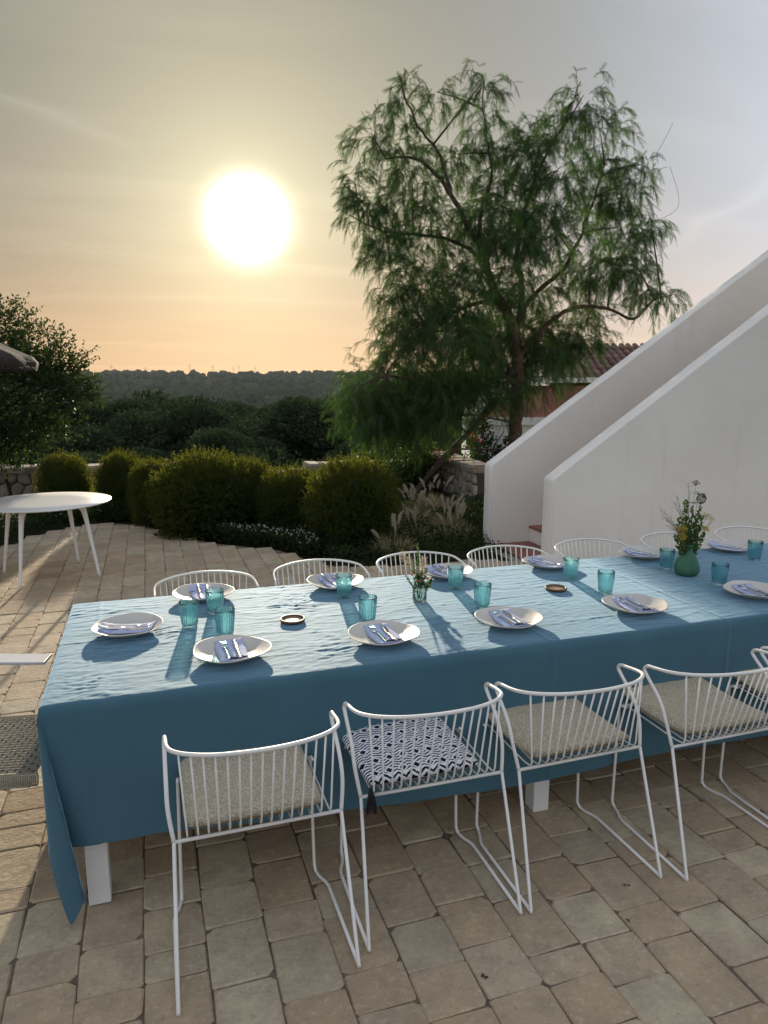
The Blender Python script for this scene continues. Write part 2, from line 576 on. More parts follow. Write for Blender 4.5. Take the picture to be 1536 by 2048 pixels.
M_SEED = leafmat('brown_seed_head', (0.10, 0.075, 0.035), (0.17, 0.13, 0.06), 0.2)
M_BARK = simple('brown_bark', (0.085, 0.058, 0.038), 0.95, 0.45, 14.0, 0.9, 30.0, bdist=0.03)
M_BARKDARK = simple('dark_bark', (0.05, 0.042, 0.034), 0.95, 0.4, 10.0, 0.8, 20.0, bdist=0.03)
M_PEPPER = leafmat('pepper_frond', (0.028, 0.062, 0.024), (0.054, 0.105, 0.036), 0.40, tcol=(0.085, 0.17, 0.03), spec=0.12)
M_MYRTLE = leafmat('shrub_leaf', (0.015, 0.027, 0.008), (0.034, 0.053, 0.014), 0.38, tcol=(0.16, 0.17, 0.015), vscale=3.0, spec=0.12)
M_CAROB = leafmat('oval_leaf', (0.016, 0.030, 0.010), (0.034, 0.058, 0.017), 0.30, tcol=(0.06, 0.10, 0.02), spec=0.12)
M_COVER = leafmat('ground_cover_leaf', (0.014, 0.026, 0.009), (0.032, 0.050, 0.016), 0.25, tcol=(0.05, 0.07, 0.015), spec=0.08)
M_OLIVE = leafmat('wild_olive_leaf', (0.030, 0.048, 0.024), (0.060, 0.084, 0.040), 0.16, rough=0.8, tcol=(0.035, 0.055, 0.018), vscale=0.35, spec=0.04)
M_FARWOOD = simple('far_canopy', (0.034, 0.050, 0.028), 1.0, 0.45, 0.12, 0.0, coords='Object', spec=0.0)
M_STONE = simple('field_stone', (0.25, 0.205, 0.155), 0.9, 0.3, 5.0, 0.7, 22.0, objvar=0.28, bdist=0.02)
M_MORTAR = simple('wall_core_earth', (0.07, 0.055, 0.042), 0.95, 0.3, 6.0, 0.5, 30.0)
M_REDPAINT = simple('weathered_red_paint', (0.33, 0.15, 0.115), 0.85, 0.4, 2.2, 0.3, 20.0)
M_WHITEWASH = simple('whitewash', (0.74, 0.73, 0.70), 0.9, 0.06, 2.0, 0.3, 25.0)
M_TILE = simple('brown_roof_tile', (0.15, 0.085, 0.062), 0.9, 0.4, 5.0, 0.4, 20.0, objvar=0.25)
M_SHUTTER = simple('dark_shutter', (0.02, 0.028, 0.032), 0.6, 0.2, 3.0)
M_THATCH = simple('dark_thatch', (0.028, 0.019, 0.014), 0.95, 0.4, 30.0, 0.8, 60.0)
M_ROPE = simple('taupe_rope', (0.20, 0.165, 0.125), 0.85, 0.2, 60.0, 0.4, 200.0)
M_ROPELIGHT = simple('pale_rope', (0.43, 0.38, 0.28), 0.85, 0.15, 60.0, 0.4, 200.0)
M_ALU = simple('pale_grey_aluminium', (0.55, 0.53, 0.52), 0.45, 0.05, 5.0)
M_PYLON = simple('grey_steel_pylon', (0.12, 0.11, 0.11), 0.7, 0.1, 1.0)
M_LITTER = simple('dry_leaf', (0.05, 0.035, 0.025), 0.9, 0.4, 40.0)

# ------------------------------------------------------------------ ground
EDGE = [(-3.3, 5.2), (-2.5, 6.9), (-1.6, 8.49), (-1.2, 9.35), (-0.65, 9.70), (-0.44, 9.62), (-0.09, 9.33), (0.1, 8.88), (0.29, 8.50), (0.65, 8.02),
        (0.9, 7.80), (1.26, 7.48), (1.42, 7.10), (1.56, 6.76), (1.79, 6.48), (3.46, 6.30), (3.47, 5.56), (6.6, 5.56)]


def edge_y(x):
    return float(np.interp(x, [e[0] for e in EDGE], [e[1] for e in EDGE]))


def terrain(x, y):
    """height of the land; the terrace is level, beyond the garden wall it falls to a wooded valley and climbs to a long ridge"""
    d = np.hypot(x, y)
    z = np.interp(d, [0, 12.5, 15, 26, 45, 90, 170, 330, 520, 900, 1250, 1500, 2200, 4500], [-0.06, -0.06, -0.35, -3.2, -6.2, -10.5, -15, -19, -19.5, -4, 13.5, 14.5, 2, -10])
    far = np.clip((d - 150) / 800, 0, 1)
    az = np.arctan2(x, y)
    z = z + far * (3.2 * noise2(az * 6 + 3.1, d / 900.0) + 1.6 * noise2(az * 21, d / 260.0) + 2.2 * np.sin(az * 1.3 + 0.3))
    z = z + np.clip((d - 16) / 30, 0, 1) * 0.5 * noise2(x / 7.0, y / 7.0)
    return z


rings = [0, 1.5, 3, 4.5, 6, 7.5, 9, 10.5, 12, 13, 14, 16, 18, 21, 25, 30, 36, 44, 54, 66, 80, 100, 125, 155, 190, 235, 290, 350, 420, 500, 590, 690, 800, 900, 1000, 1100, 1200, 1300, 1400, 1550, 1800, 2200, 3000, 4500]
NSEG = 192
gv = [(0, 0, -0.06)]
for r in rings[1:]:
    a = np.linspace(0, 2 * np.pi, NSEG, endpoint=False)
    xs, ys = r * np.sin(a), r * np.cos(a)
    zs = terrain(xs, ys)
    gv.extend(zip(xs.tolist(), ys.tolist(), zs.tolist()))
gf = [(0, 1 + (k + 1) % NSEG, 1 + k) for k in range(NSEG)]
for i in range(len(rings) - 2):
    b0, b1 = 1 + i * NSEG, 1 + (i + 1) * NSEG
    for k in range(NSEG):
        k2 = (k + 1) % NSEG
        gf.append((b0 + k, b0 + k2, b1 + k2, b1 + k))
gm, GN = material('dry_scrub_ground')
gp = GN.n('NewGeometry').outputs['Position']
g1 = GN.n('TexNoise', Vector=gp, Scale=0.6, Detail=6.0)
gc = GN.ramp(g1.outputs[0], [(0.3, (0.022, 0.028, 0.013)), (0.55, (0.034, 0.036, 0.019)), (0.8, (0.055, 0.050, 0.028))])
finish(GN, GN.n('BsdfPrincipled', Base_Color=gc, Roughness=1.0, Specular_IOR_Level=0.0, Normal=GN.n('Bump', Strength=0.5, Distance=0.05, Height=GN.n('TexNoise', Vector=gp, Scale=9.0, Detail=4.0).outputs[0]).outputs[0]))
tag(obj('ground', newmesh('ground', gv, gf, True), gm), kind='structure')

# paving bed and pavers
bed_pts = [(-3.3, 0.2)] + EDGE + [(6.6, 0.2)]
bed = MB()
bed.add([(x, y - (0.05 if 0 < i < len(bed_pts) - 1 else 0), -0.0075) for i, (x, y) in enumerate(bed_pts)], [tuple(reversed(range(len(bed_pts))))])
paving = bed.build('paving', M_BED, smooth=False)
tag(paving, kind='structure')

LENS = [0.115, 0.145, 0.172, 0.198, 0.245, 0.285]
PW = 0.189


def paver_mesh(L, seed):
    r = random.Random(seed)
    w, l = PW / 2 - 0.0013, L / 2 - 0.0013
    c = [r.uniform(0.003, 0.008) if r.random() < 0.72 else r.uniform(0.010, 0.024) for _ in range(4)]
    j = lambda s=0.0030: r.uniform(-s, s)
    pts = [(-w + c[0], -l), (w - c[1], -l), (w, -l + c[1]), (w, l - c[2]), (w - c[2], l), (-w + c[3], l), (-w, l - c[3]), (-w, -l + c[0])]
    pts = [(x + j(), y + j()) for x, y in pts]
    tx, ty = r.uniform(-0.014, 0.014), r.uniform(-0.014, 0.014)
    ins = r.uniform(0.0035, 0.0065)
    vs = [(x, y, -0.045) for x, y in pts] + [(x, y, -0.0048 + j(0.0015)) for x, y in pts]
    vs += [(x * (1 - ins / w), y * (1 - ins / l), x * tx + y * ty + j(0.0006)) for x, y in pts]
    fs = []
    for lev in (0, 8):
        for k in range(8):
            k2 = (k + 1) % 8
            fs.append((lev + k, lev + k2, lev + 8 + k2, lev + 8 + k))
    fs.append(tuple(range(16, 24)))
    return vs, fs


PVAR = {(i, s): paver_mesh(L, i * 31 + s * 7 + 1) for i, L in enumerate(LENS) for s in range(5)}
pav = []
rp = random.Random(11)
k0 = int(round((-3.2 + 0.103) / PW))
for k in range(k0, 36):
    xc = -0.103 + PW * (k + 0.5)
    ymax = edge_y(xc)
    if xc > 6.5:
        break
    y = 0.55 + rp.uniform(-0.2, 0)
    prev = -1
    while y < ymax:
        i = rp.choices(range(6), [1.0, 1.5, 2.4, 2.6, 1.5, 1.0])[0]
        L = LENS[i]
        if y + L > ymax + 0.06:
            break
        pav.append((xc + rp.uniform(-0.0012, 0.0012), y + L / 2, i, rp.randrange(5), rp.choice((0, math.pi)) + R(rp.uniform(-1.1, 1.1)), rp.uniform(-0.0045, 0.0015)))
        y += L
fw = Vector((math.sin(R(18.3)), math.cos(R(18.3)), 0))
rt = Vector((math.cos(R(18.3)), -math.sin(R(18.3)), 0))


def shown(p):
    v = Vector((p[0], p[1], 0))
    d, s = v.dot(fw), v.dot(rt)
    if d < 0.9:
        return -1
    dep = d * math.cos(R(10.18)) + 1.75 * math.sin(R(10.18))
    if abs(s / dep) > 0.57:
        return -1
    elv = math.atan2(1.75, d)
    if elv > R(10.18 + 36.4):
        return -1
    return LENS[p[2]] / (d * d + 3.06) ** 1.5


order = sorted(range(len(pav)), key=lambda i: -shown(pav[i]))
near = set(order[:300])
pmesh = {}
rest = MB()
for i, p in enumerate(pav):
    if i in near:
        key = (p[2], p[3])
        if key not in pmesh:
            pmesh[key] = newmesh('paver', *PVAR[key])
        obj('paver', pmesh[key], M_PAVER, paving, (p[0], p[1], p[5]), (0, 0, p[4]))
    else:
        vs, fs = PVAR[(p[2], p[3])]
        c, s = math.cos(p[4]), math.sin(p[4])
        rest.add([(p[0] + x * c - y * s, p[1] + x * s + y * c, z + p[5]) for x, y, z in vs], fs)
tag(rest.build('paver_field', M_PAVER, paving, smooth=False), kind='stuff')

# ------------------------------------------------------------------ stairway
SX0, SLOPE = 3.47, 0.663
stair = empty('stairway', (SX0, 6.3, 0))
tag(stair, 'white plastered outdoor stairway with sloping parapet walls and red treads', 'stairway')


def parapet(y0, y1, seed):
    """sloping plaster wall with soft hand-trowelled edges"""
    r = random.Random(seed)
    top0, x1 = 0.905, 9.6
    xs = [SX0] + [SX0 + 0.05] + list(np.linspace(SX0 + 0.2, x1, 46))
    ny = 4
    vs, fs = [], []
    # profile rows: outline of the wall in x-z, bevelled towards both faces
    prof = [(SX0, -0.1), (SX0, 0.3), (SX0, 0.6), (SX0, top0 - 0.035), (SX0 + 0.008, top0 - 0.005), (SX0 + 0.03, top0 + 0.014)]
    for x in np.linspace(SX0 + 0.25, x1, 34):
        prof.append((float(x), top0 + SLOPE * (float(x) - SX0) + 0.010 * float(noise2(x * 1.7, seed * 3.3))))
    n = len(prof)
    wob = lambda i, a=0.006: a * float(noise2(i * 0.7, seed * 5.1))
    layers = [(0.0, 0.055), (0.018, 0.018), (0.05, 0.0), (None, 0.0)]
    rowsets = []
    for side in (0, 1):
        yy = y0 if side == 0 else y1
        sg = 1 if side == 0 else -1
        for (dy, ins) in ((0.0, 0.016), (0.005, 0.005), (0.016, 0.0)):
            row = []
            for i, (px, pz) in enumerate(prof):
                if i <= 3:
                    q = (px + ins, pz)
                elif i <= 5:
                    q = (px + ins * 0.6, pz - ins * 0.8)
                else:
                    q = (px + ins * 0.5, pz - ins * 0.83)
                row.append((q[0] + wob(i), yy + sg * dy + wob(i + 40 * side, 0.004), q[1] + wob(i + 9)))
            rowsets.append(row)
    order = [0, 1, 2, 5, 4, 3]
    rows = [rowsets[k] for k in order]
    for row in rows:
        vs.extend(row)
    for a in range(len(rows) - 1):
        for i in range(n - 1):
            fs.append((a * n + i, a * n + i + 1, (a + 1) * n + i + 1, (a + 1) * n + i))
    # big faces: strips from the outline down to the ground
    for side, base in ((0, 0), (1, 5 * n)):
        bb = len(vs)
        for i in range(n):
            vs.append((rows[0 if side == 0 else 5][i][0], y0 if side == 0 else y1, -0.1))
        for i in range(3, n - 1):
            f = (base + i, base + i + 1, bb + i + 1, bb + i)
            fs.append(f if side else tuple(reversed(f)))
        f = tuple([base + 0, base + 1, base + 2, base + 3, bb + 3])
        fs.append(f if side else tuple(reversed(f)))
    vs = [(x - SX0, y - 6.3, z) for x, y, z in vs]
    me = newmesh('parapet_wall', vs, fs, True)
    nb = (len(rows) - 1) * (n - 1)
    for i, pl in enumerate(me.polygons):
        if i >= nb:
            pl.use_smooth = False
    return me


obj('parapet_wall', parapet(5.60, 5.77, 1), M_PLASTER, stair)
obj('parapet_wall', parapet(6.83, 7.00, 2), M_PLASTER, stair)
for k in range(12):
    x0 = 0.48 + 0.264 * (k - 1) if k else 0.03
    zt = 0.035 + 0.175 * k
    b = MB()
    b.box(x0 + 0.02, 6.13, -0.535, 0.535, zt - 0.20, zt - 0.03)
    st = b.build('step', M_PLASTER, stair, smooth=False)
    t = MB()
    t.box(x0, x0 + (0.275 if k else 0.46), -0.533, 0.533, zt - 0.028, zt)
    bevel(t.build('tread', M_TERRACOTTA, st, smooth=False), 0.006)

# ------------------------------------------------------------------ dining table with cloth
TX0, TX1, TY0, TY1, TZ = -0.375, 4.62, 2.305, 3.435, 0.757
table = empty('dining_table', (2.1, 2.87, 0))
tag(table, 'long white wooden dining table hidden under the blue cloth', 'table')
t = MB()
t.box(TX0 - 2.1 + 0.012, TX1 - 2.1 - 0.012, TY0 - 2.87 + 0.012, TY1 - 2.87 - 0.012, TZ - 0.045, TZ - 0.004)
t.build('tabletop', M_WHITEWOOD, table, smooth=False)
for x in (-0.245, 1.465, 2.9, 4.48):
    for y in (2.385, 3.355):
        b = MB()
        b.box(-0.036, 0.036, -0.036, 0.036, 0.0, TZ - 0.044)
        bevel(b.build('leg', M_WHITEWOOD, table, smooth=False, loc=(x - 2.1, y - 2.87, 0)), 0.004)
for y in (2.41, 3.33):
    b = MB()
    b.box(-0.2 - 2.1, 4.44 - 2.1, y - 2.87 - 0.012, y - 2.87 + 0.012, TZ - 0.13, TZ - 0.046)
    b.build('apron', M_WHITEWOOD, table, smooth=False)


def wrinkle(x, y):
    """height of the linen above the table top: creases run mostly along the table"""
    ridge = lambda n, k, e: (1 - np.abs(n) * k).clip(0, 1) ** e
    wob = 0.30 * noise2(x * 2.1, y * 2.4)
    # long thin creases, a few of them strong, dying out along their length
    m1 = np.clip(noise2(x * 1.9 + 5, y * 3.1) * 2.0 + 0.15, 0, 1)
    h = 0.0021 * m1 * ridge(noise2(x * 1.6 + 3.3, y * 10.5 + wob * 3), 6.0, 2.0)
    m2 = np.clip(noise2(x * 2.7 + 9, y * 4.1 + 4) * 2.2 + 0.1, 0, 1)
    h = h + 0.0018 * m2 * ridge(noise2(x * 3.0 + 31, y * 21.0 + wob * 6), 5.5, 2.0)
    # slanting creases
    m3 = np.clip(noise2(x * 2.3 + 19, y * 3.0 + 8) * 2.0 + 0.05, 0, 1)
    h = h + 0.0016 * m3 * ridge(noise2((x + 0.6 * y) * 4.0, (y - 0.25 * x) * 17.0), 6.0, 2.0)
    # fine crinkle of unironed linen
    h = h + 0.0010 * ridge(noise2(x * 9 + 3, y * 33 + 2.0 * noise2(x * 4, y * 3 + 7)), 5.0, 1.6)
    h = h + 0.0005 * noise2(x * 24, y * 44) + 0.0004 * noise2(x * 60, y * 75) + 0.0012 * noise2(x * 2.2, y * 4)
    # pressed fold lines
    for cx in (-0.245, 0.60, 1.46, 2.32, 3.2):
        h = h + 0.0034 * np.exp(-((x - cx - 0.006 * np.sin(y * 7)) / 0.0055) ** 2) * (0.7 + 0.8 * noise2(y * 5, cx * 3))
    for cyy in (2.50, 2.89, 3.26):
        h = h + 0.0026 * np.exp(-((y - cyy - 0.008 * np.sin(x * 4)) / 0.006) ** 2) * (0.5 + 0.9 * noise2(x * 4, cyy * 7))
    # crumpled corner and puckers beside the end plate
    for (px, py, rr, am) in ((-0.25, 2.42, 0.13, 0.0032), (0.02, 2.86, 0.14, 0.0045), (0.62, 2.50, 0.10, 0.0035), (0.60, 3.12, 0.16, 0.004)):
        w = np.exp(-(((x - px) ** 2 + (y - py) ** 2) / rr ** 2))
        h = h + am * w * ((1 - np.abs(noise2(x * 9 + 2, y * 30 + 3 * noise2(x * 6, y * 6))) * 2.6).clip(0, 1)) ** 2
    return np.maximum(h, -0.0015)


def tablecloth():
    nx, ny = 620, 170
    xs = np.linspace(TX0, TX1, nx)
    ys = np.linspace(TY0, TY1, ny)
    X, Y = np.meshgrid(xs, ys, indexing='ij')
    Zh = wrinkle(X, Y)
    ed = np.minimum(np.minimum(X - TX0, TX1 - X), np.minimum(Y - TY0, TY1 - Y))
    Zt = TZ + Zh * np.clip(ed / 0.015, 0, 1) - 0.007 * np.clip(1 - ed / 0.012, 0, 1) ** 2
    # the edge wanders a little
    Yw = Y + np.where(Y < TY0 + 0.03, 0.004 * noise2(X * 3, X * 0 + 1.5), 0)
    V = np.stack([X, Yw, Zt], -1).reshape(-1, 3).tolist()
    F = []
    idx = np.arange(nx * ny).reshape(nx, ny)
    a, b, c, d = idx[:-1, :-1].ravel(), idx[1:, :-1].ravel(), idx[1:, 1:].ravel(), idx[:-1, 1:].ravel()
    F = np.stack([a, b, c, d], 1).tolist()
    # rim indices, counter-clockwise seen from above starting at the far right of the front edge, walking to -x
    front = [idx[i, 0] for i in range(nx - 1, -1, -1)]
    left = [idx[0, j] for j in range(1, ny)]
    back = [idx[i, ny - 1] for i in range(1, nx)]
    right = [idx[nx - 1, j] for j in range(ny - 2, 0, -1)]
    rim = front + left + back + right
    n_lev = 16
    HEM = 0.245
    pts = []
    for r in rim:
        x, y, z = V[r]
        pts.append((x, y))
    m = len(rim)
    lev_pts = []
    for L in range(1, n_lev + 1):
        t = L / n_lev
        row = []
        for i, (x, y) in enumerate(pts):
            if i < len(front):            # front panel
                s = x
                hem = 0.262 - 0.075 * np.clip((x + 0.05) / 0.9, 0, 1) + 0.006 * math.sin(x * 3.1)
                off = 0.010 * t + 0.024 * t * float(noise2(x * 1.5, 2.2)) + 0.018 * t * t * math.sin(x * 5.2 + 1.0) * float(np.clip(noise2(x * 0.8, 7.7) + 0.5, 0, 1)) + 0.0045 * float(noise2(x * 5, t * 3.5)) + 0.002 * float(noise2(x * 16, t * 4)) + 0.005 * sum(math.exp(-((x - cq) / 0.009) ** 2) for cq in (-0.245, 0.60, 1.46, 2.32, 3.2)) + 0.003 * math.exp(-((t - 0.62 - 0.02 * math.sin(x * 2)) / 0.02) ** 2)
                px, py = x, y - 0.002 - off
                # tuck behind the corner flap
                dx = x - TX0
                w = 0.155 * t + 0.001
                if dx < w:
                    q = dx / w            # 0 at corner, 1 where the flap begins
                    # outer flap from corner to flap edge, then back along the crease
                    if q < 0.62:
                        k = q / 0.62
                        px = TX0 - 0.004 + (0.098 * t) * k
                        py = TY0 - 0.006 - 0.040 * t * math.sin(min(1.0, k * 1.1) * math.pi * 0.62) - 0.004
                        ttip = 0.012 + 0.25 * abs(k - 0.52) ** 1.25 * (1.9 if k < 0.52 else 0.85)
                        hem = ttip
                    elif q < 0.8:
                        k = (q - 0.62) / 0.18
                        px = TX0 + 0.098 * t - (0.050 * t) * k
                        py = TY0 - 0.034 * t + (0.075 * t) * k
                        hem = 0.085 + (0.24 - 0.085) * k
                    else:
                        k = (q - 0.8) / 0.2
                        px = TX0 + 0.048 * t + (w - 0.048 * t) * k
                        py = TY0 + 0.041 * t + (-0.012 * t - 0.041 * t - 0.002) * k ** 0.7
                        hem = 0.24 + 0.022 * k
            elif i < len(front) + len(left):
                hem = 0.25
                off = 0.012 * t + 0.012 * t * math.sin(y * 7.0)
                px, py = x - 0.002 - off, y
            elif i < len(front) + len(left) + len(back):
                hem = 0.12
                px, py = x, y + 0.002 + 0.010 * t + 0.012 * t * math.sin(x * 4.0)
            else:
                hem = 0.25
                px, py = x + 0.002 + 0.012 * t, y
            ztop = V[rim[i]][2]
            row.append((px, py, ztop + (hem - ztop) * t))
        lev_pts.append(row)
    prev = rim
    for row in lev_pts:
        b0 = len(V)
        V.extend(row)
        cur = list(range(b0, b0 + m))
        for i in range(m):
            i2 = (i + 1) % m
            F.append((prev[i], prev[i2], cur[i2], cur[i]))
        prev = cur
    me = newmesh('tablecloth', V, F, True)
    return me


cloth = obj('tablecloth', tablecloth(), M_CLOTH)
tag(cloth, 'creased blue linen cloth draped over the long dining table', 'tablecloth')

# ------------------------------------------------------------------ wire chairs
TR = 0.0058        # main tube radius


def chair_parts():
    P = {}
    foot, junc = (0.265, 0.0, TR), (0.25, 0.14, 0.445)
    side = [junc, (0.262, 0.165, 0.53), (0.263, 0.205, 0.60), (0.262, 0.292, 0.672)]
    ear = [(0.261, 0.300, 0.690), (0.260, 0.285, 0.703), (0.2585, 0.25, 0.709), (0.256, 0.195, 0.718), (0.243, 0.145, 0.727), (0.205, 0.100, 0.734), (0.14, 0.062, 0.740), (0.07, 0.042, 0.744), (0, 0.035, 0.7455)]
    left = [(-x, y, z) for x, y, z in side + ear]
    right = [(x, y, z) for x, y, z in reversed(side + ear[:-1])]
    P['back_rail'] = MB().tube(smooth_path(left + right, 5), TR + 0.0006, 8).mesh('back_rail')
    for s, nm in ((-1, 'L'), (1, 'R')):
        P['leg_rear' + nm] = MB().tube([(s * 0.25, 0.14, 0.447), (s * 0.2647, 0.003, 0.012), (s * 0.265, 0.0, TR)], TR, 8).mesh('leg')
        P['runner' + nm] = MB().tube(fillet([(s * 0.265, -0.003, TR + 0.001), (s * 0.262, 0.385, TR), (s * 0.240, 0.435, TR), (s * 0.235, 0.468, TR + 0.004)], 0.02, 3), TR, 8).mesh('runner')
        P['leg_front' + nm] = MB().tube(fillet([(s * 0.2355, 0.455, TR + 0.001), (s * 0.234, 0.478, 0.02), (s * 0.226, 0.478, 0.455), (s * 0.226, 0.435, 0.462)], 0.02, 4), TR, 8).mesh('leg')
    P['crossbar_rear'] = MB().tube([(-0.25, 0.14, 0.445), (0.25, 0.14, 0.445)], TR, 8).mesh('crossbar')
    P['crossbar_front'] = MB().tube([(-0.226, 0.470, 0.452), (0.226, 0.470, 0.452)], TR, 8).mesh('crossbar')
    rail = smooth_path([(-x, y, z) for x, y, z in ear] + [(x, y, z) for x, y, z in reversed(ear[:-1])], 8)
    for k in range(15):
        f = (k - 7) / 7.0
        xb = 0.212 * f
        xt = 0.226 * f
        rp_ = min(rail, key=lambda p: abs(p.x - xt) + (0.0 if p.y < 0.2 else 5.0))
        top = (xt, rp_.y + 0.001, rp_.z - 0.002)
        P['spindle%d' % k] = MB().tube(fillet([top, (xb, 0.118, 0.462), (xb, 0.165, 0.4545), (xb, 0.472, 0.4605)], 0.034, 4), 0.0031, 6).mesh('spindle')
    return P


CP = chair_parts()


def wire_chair(loc, rz, label, group):
    root = empty('wire_chair', loc, rz)
    tag(root, label, 'chair', group)
    for k, me in CP.items():
        nm = ''.join(c for c in k.split('_')[0].rstrip('LR') if not c.isdigit())
        if k.startswith('back'):
            nm = 'back_rail'
        obj(nm, me, M_WHITEMETAL, root)
    return root


def cushion_mesh(w, d, h, puff, seed, sag=0.0):
    n = 22
    vs, fs = [], []
    r = random.Random(seed)
    ph = r.uniform(0, 9)
    for lay in (1, -1):
        for i in range(n + 1):
            for j in range(n + 1):
                u, v = i / n * 2 - 1, j / n * 2 - 1
                # rounded square outline
                ex = 1 - 0.045 * abs(v) ** 6
                ey = 1 - 0.045 * abs(u) ** 6
                x, y = u * w / 2 * ex, v * d / 2 * ey
                e = max(abs(u), abs(v))
                th = h * 0.5 * (1 - max(0, (e - 0.90) / 0.10) ** 2 * 0.85) + puff * (1 - u * u) * (1 - v * v)
                z = lay * th + sag * (v * v) * (0.7 + 0.3 * math.sin(ph)) + 0.003 * float(noise2(u * 3 + ph, v * 3))
                vs.append((x, y, z))
    st = (n + 1) ** 2
    for i in range(n):
        for j in range(n):
            a = i * (n + 1) + j
            fs.append((a, a + n + 1, a + n + 2, a + 1))
            fs.append((st + a, st + a + 1, st + a + n + 2, st + a + n + 1))
    rim = [i * (n + 1) for i in range(n + 1)] + [n * (n + 1) + j for j in range(1, n + 1)] + [i * (n + 1) + n for i in range(n - 1, -1, -1)] + [j for j in range(n - 1, 0, -1)]
    for a, b in zip(rim, rim[1:] + rim[:1]):
        fs.append((a, b, st + b, st + a))
    return newmesh('cushion', vs, fs, True)


ORD = ['first', 'second', 'third', 'fourth', 'fifth', 'sixth', 'seventh', 'eighth']
CH = [(0.255, 1.812, 0.0), (0.832, 1.858, -0.7), (1.397, 1.850, 0.6), (2.005, 1.812, 0.3), (2.575, 1.82, -0.5)]
for i, (x, y, a) in enumerate(CH):
    cz = 'with black and white zigzag cushion' if i == 1 else 'with beige woven cushion'
    wire_chair((x, y, 0), R(a), 'white wire chair %s, %s from the table end' % (cz, ORD[i]), 'white wire chairs along the long table')
    ca = Matrix.Rotation(R(a), 3, 'Z')
    if i == 1:
        p = ca @ Vector((-0.035, 0.325, 0.493))
        c = obj('seat_cushion', cushion_mesh(0.40, 0.40, 0.034, 0.022, 5, 0.010), M_ZIGZAG, None, (x + p.x, y + p.y, p.z), (R(1.5), 0, R(a + 2)))
        tag(c, 'black and white zigzag seat cushion with lozenges on the second chair', 'cushion', 'seat cushions')
        cc = bpy.data.objects['seat_cushion']
        for (tx, ty) in ((-0.195, -0.195), (-0.2, 0.19)):
            tb = MB()
            for q in range(9):
                an = q * 0.7
                tb.tube([(tx, ty, -0.005), (tx + 0.008 * math.cos(an), ty - 0.008 + 0.008 * math.sin(an), -0.03), (tx + 0.016 * math.cos(an), ty - 0.012 + 0.014 * math.sin(an), -0.075 - 0.006 * (q % 3))], 0.0035, 5)
            tb.build('tassel', M_BLACKYARN, c)
    else:
        offs = [(-0.012, 0.325, 0.484, 0), (0, 0.32, 0.484, 0), (-0.005, 0.325, 0.484, 1), (0.0, 0.33, 0.484, -1), (0.0, 0.33, 0.484, 1)][i]
        p = ca @ Vector(offs[:3])
        c = obj('seat_cushion', cushion_mesh(0.415, 0.41, 0.036, 0.006, i, 0.016), M_CUSHION, None, (x + p.x, y + p.y, p.z), (R(1.0), 0, R(a + offs[3])))
        tag(c, 'beige woven seat cushion on the %s wire chair from the table end' % ORD[i], 'cushion', 'seat cushions')
BX = [(0.235, 3.905), (0.875, 3.975), (1.465, 3.98), (2.045, 3.97), (2.665, 3.975), (3.305, 3.98), (3.93, 3.99)]
for i, (x, y) in enumerate(BX):
    wire_chair((x, y, 0), R(180 + [2, -1.5, 1, 0, -2, 1, 0][i]), 'white wire chair on the garden side of the table, %s from its end' % ORD[i], 'white wire chairs along the long table')

# ------------------------------------------------------------------ tableware


def plate_mesh(seed):
    r = random.Random(seed)
    a1, a2, p1, p2, p3 = r.uniform(0.012, 0.022), r.uniform(0.008, 0.014), r.uniform(0, 6), r.uniform(0, 6), r.uniform(0, 6)
    rad = lambda an, rr, z: 1 + (a1 * math.sin(2 * an + p1) + a2 * math.sin(3 * an + p2) + 0.005 * math.sin(7 * an + p3)) * min(1, rr / 0.14)
    prof = [(0.055, 0.0), (0.062, 0.0), (0.090, 0.008), (0.118, 0.0195), (0.138, 0.0305), (0.1405, 0.0325), (0.1405, 0.0345), (0.1385, 0.0352), (0.135, 0.0335), (0.115, 0.0235), (0.088, 0.0135), (0.06, 0.0085), (0.02, 0.0075)]
    mb = MB()
    n = 56
    vs, fs = [], []
    for (rr, z) in prof:
        for k in range(n):
            an = 2 * math.pi * k / n
            q = rr * rad(an, rr, z)
            zz = z + (0.0035 * math.sin(2 * an + p1 + 1.2) + 0.0015 * math.sin(5 * an + p2)) * (rr / 0.14) ** 3
            vs.append((q * math.cos(an), q * math.sin(an), zz))
    for i in range(len(prof) - 1):
        for k in range(n):
            k2 = (k + 1) % n
            fs.append((i * n + k, i * n + k2, (i + 1) * n + k2, (i + 1) * n + k))
    fs.append(tuple(reversed(range(n))))
    fs.append(tuple(range((len(prof) - 1) * n, len(prof) * n)))
    return newmesh('plate', vs, fs, True)


PLATES = [plate_mesh(s) for s in range(5)]


def bowl_z(y):
    """inner surface of a plate along its middle"""
    return float(np.interp(abs(y), [0.0, 0.06, 0.088, 0.115, 0.135], [0.0075, 0.0085, 0.0135, 0.0235, 0.0335]))


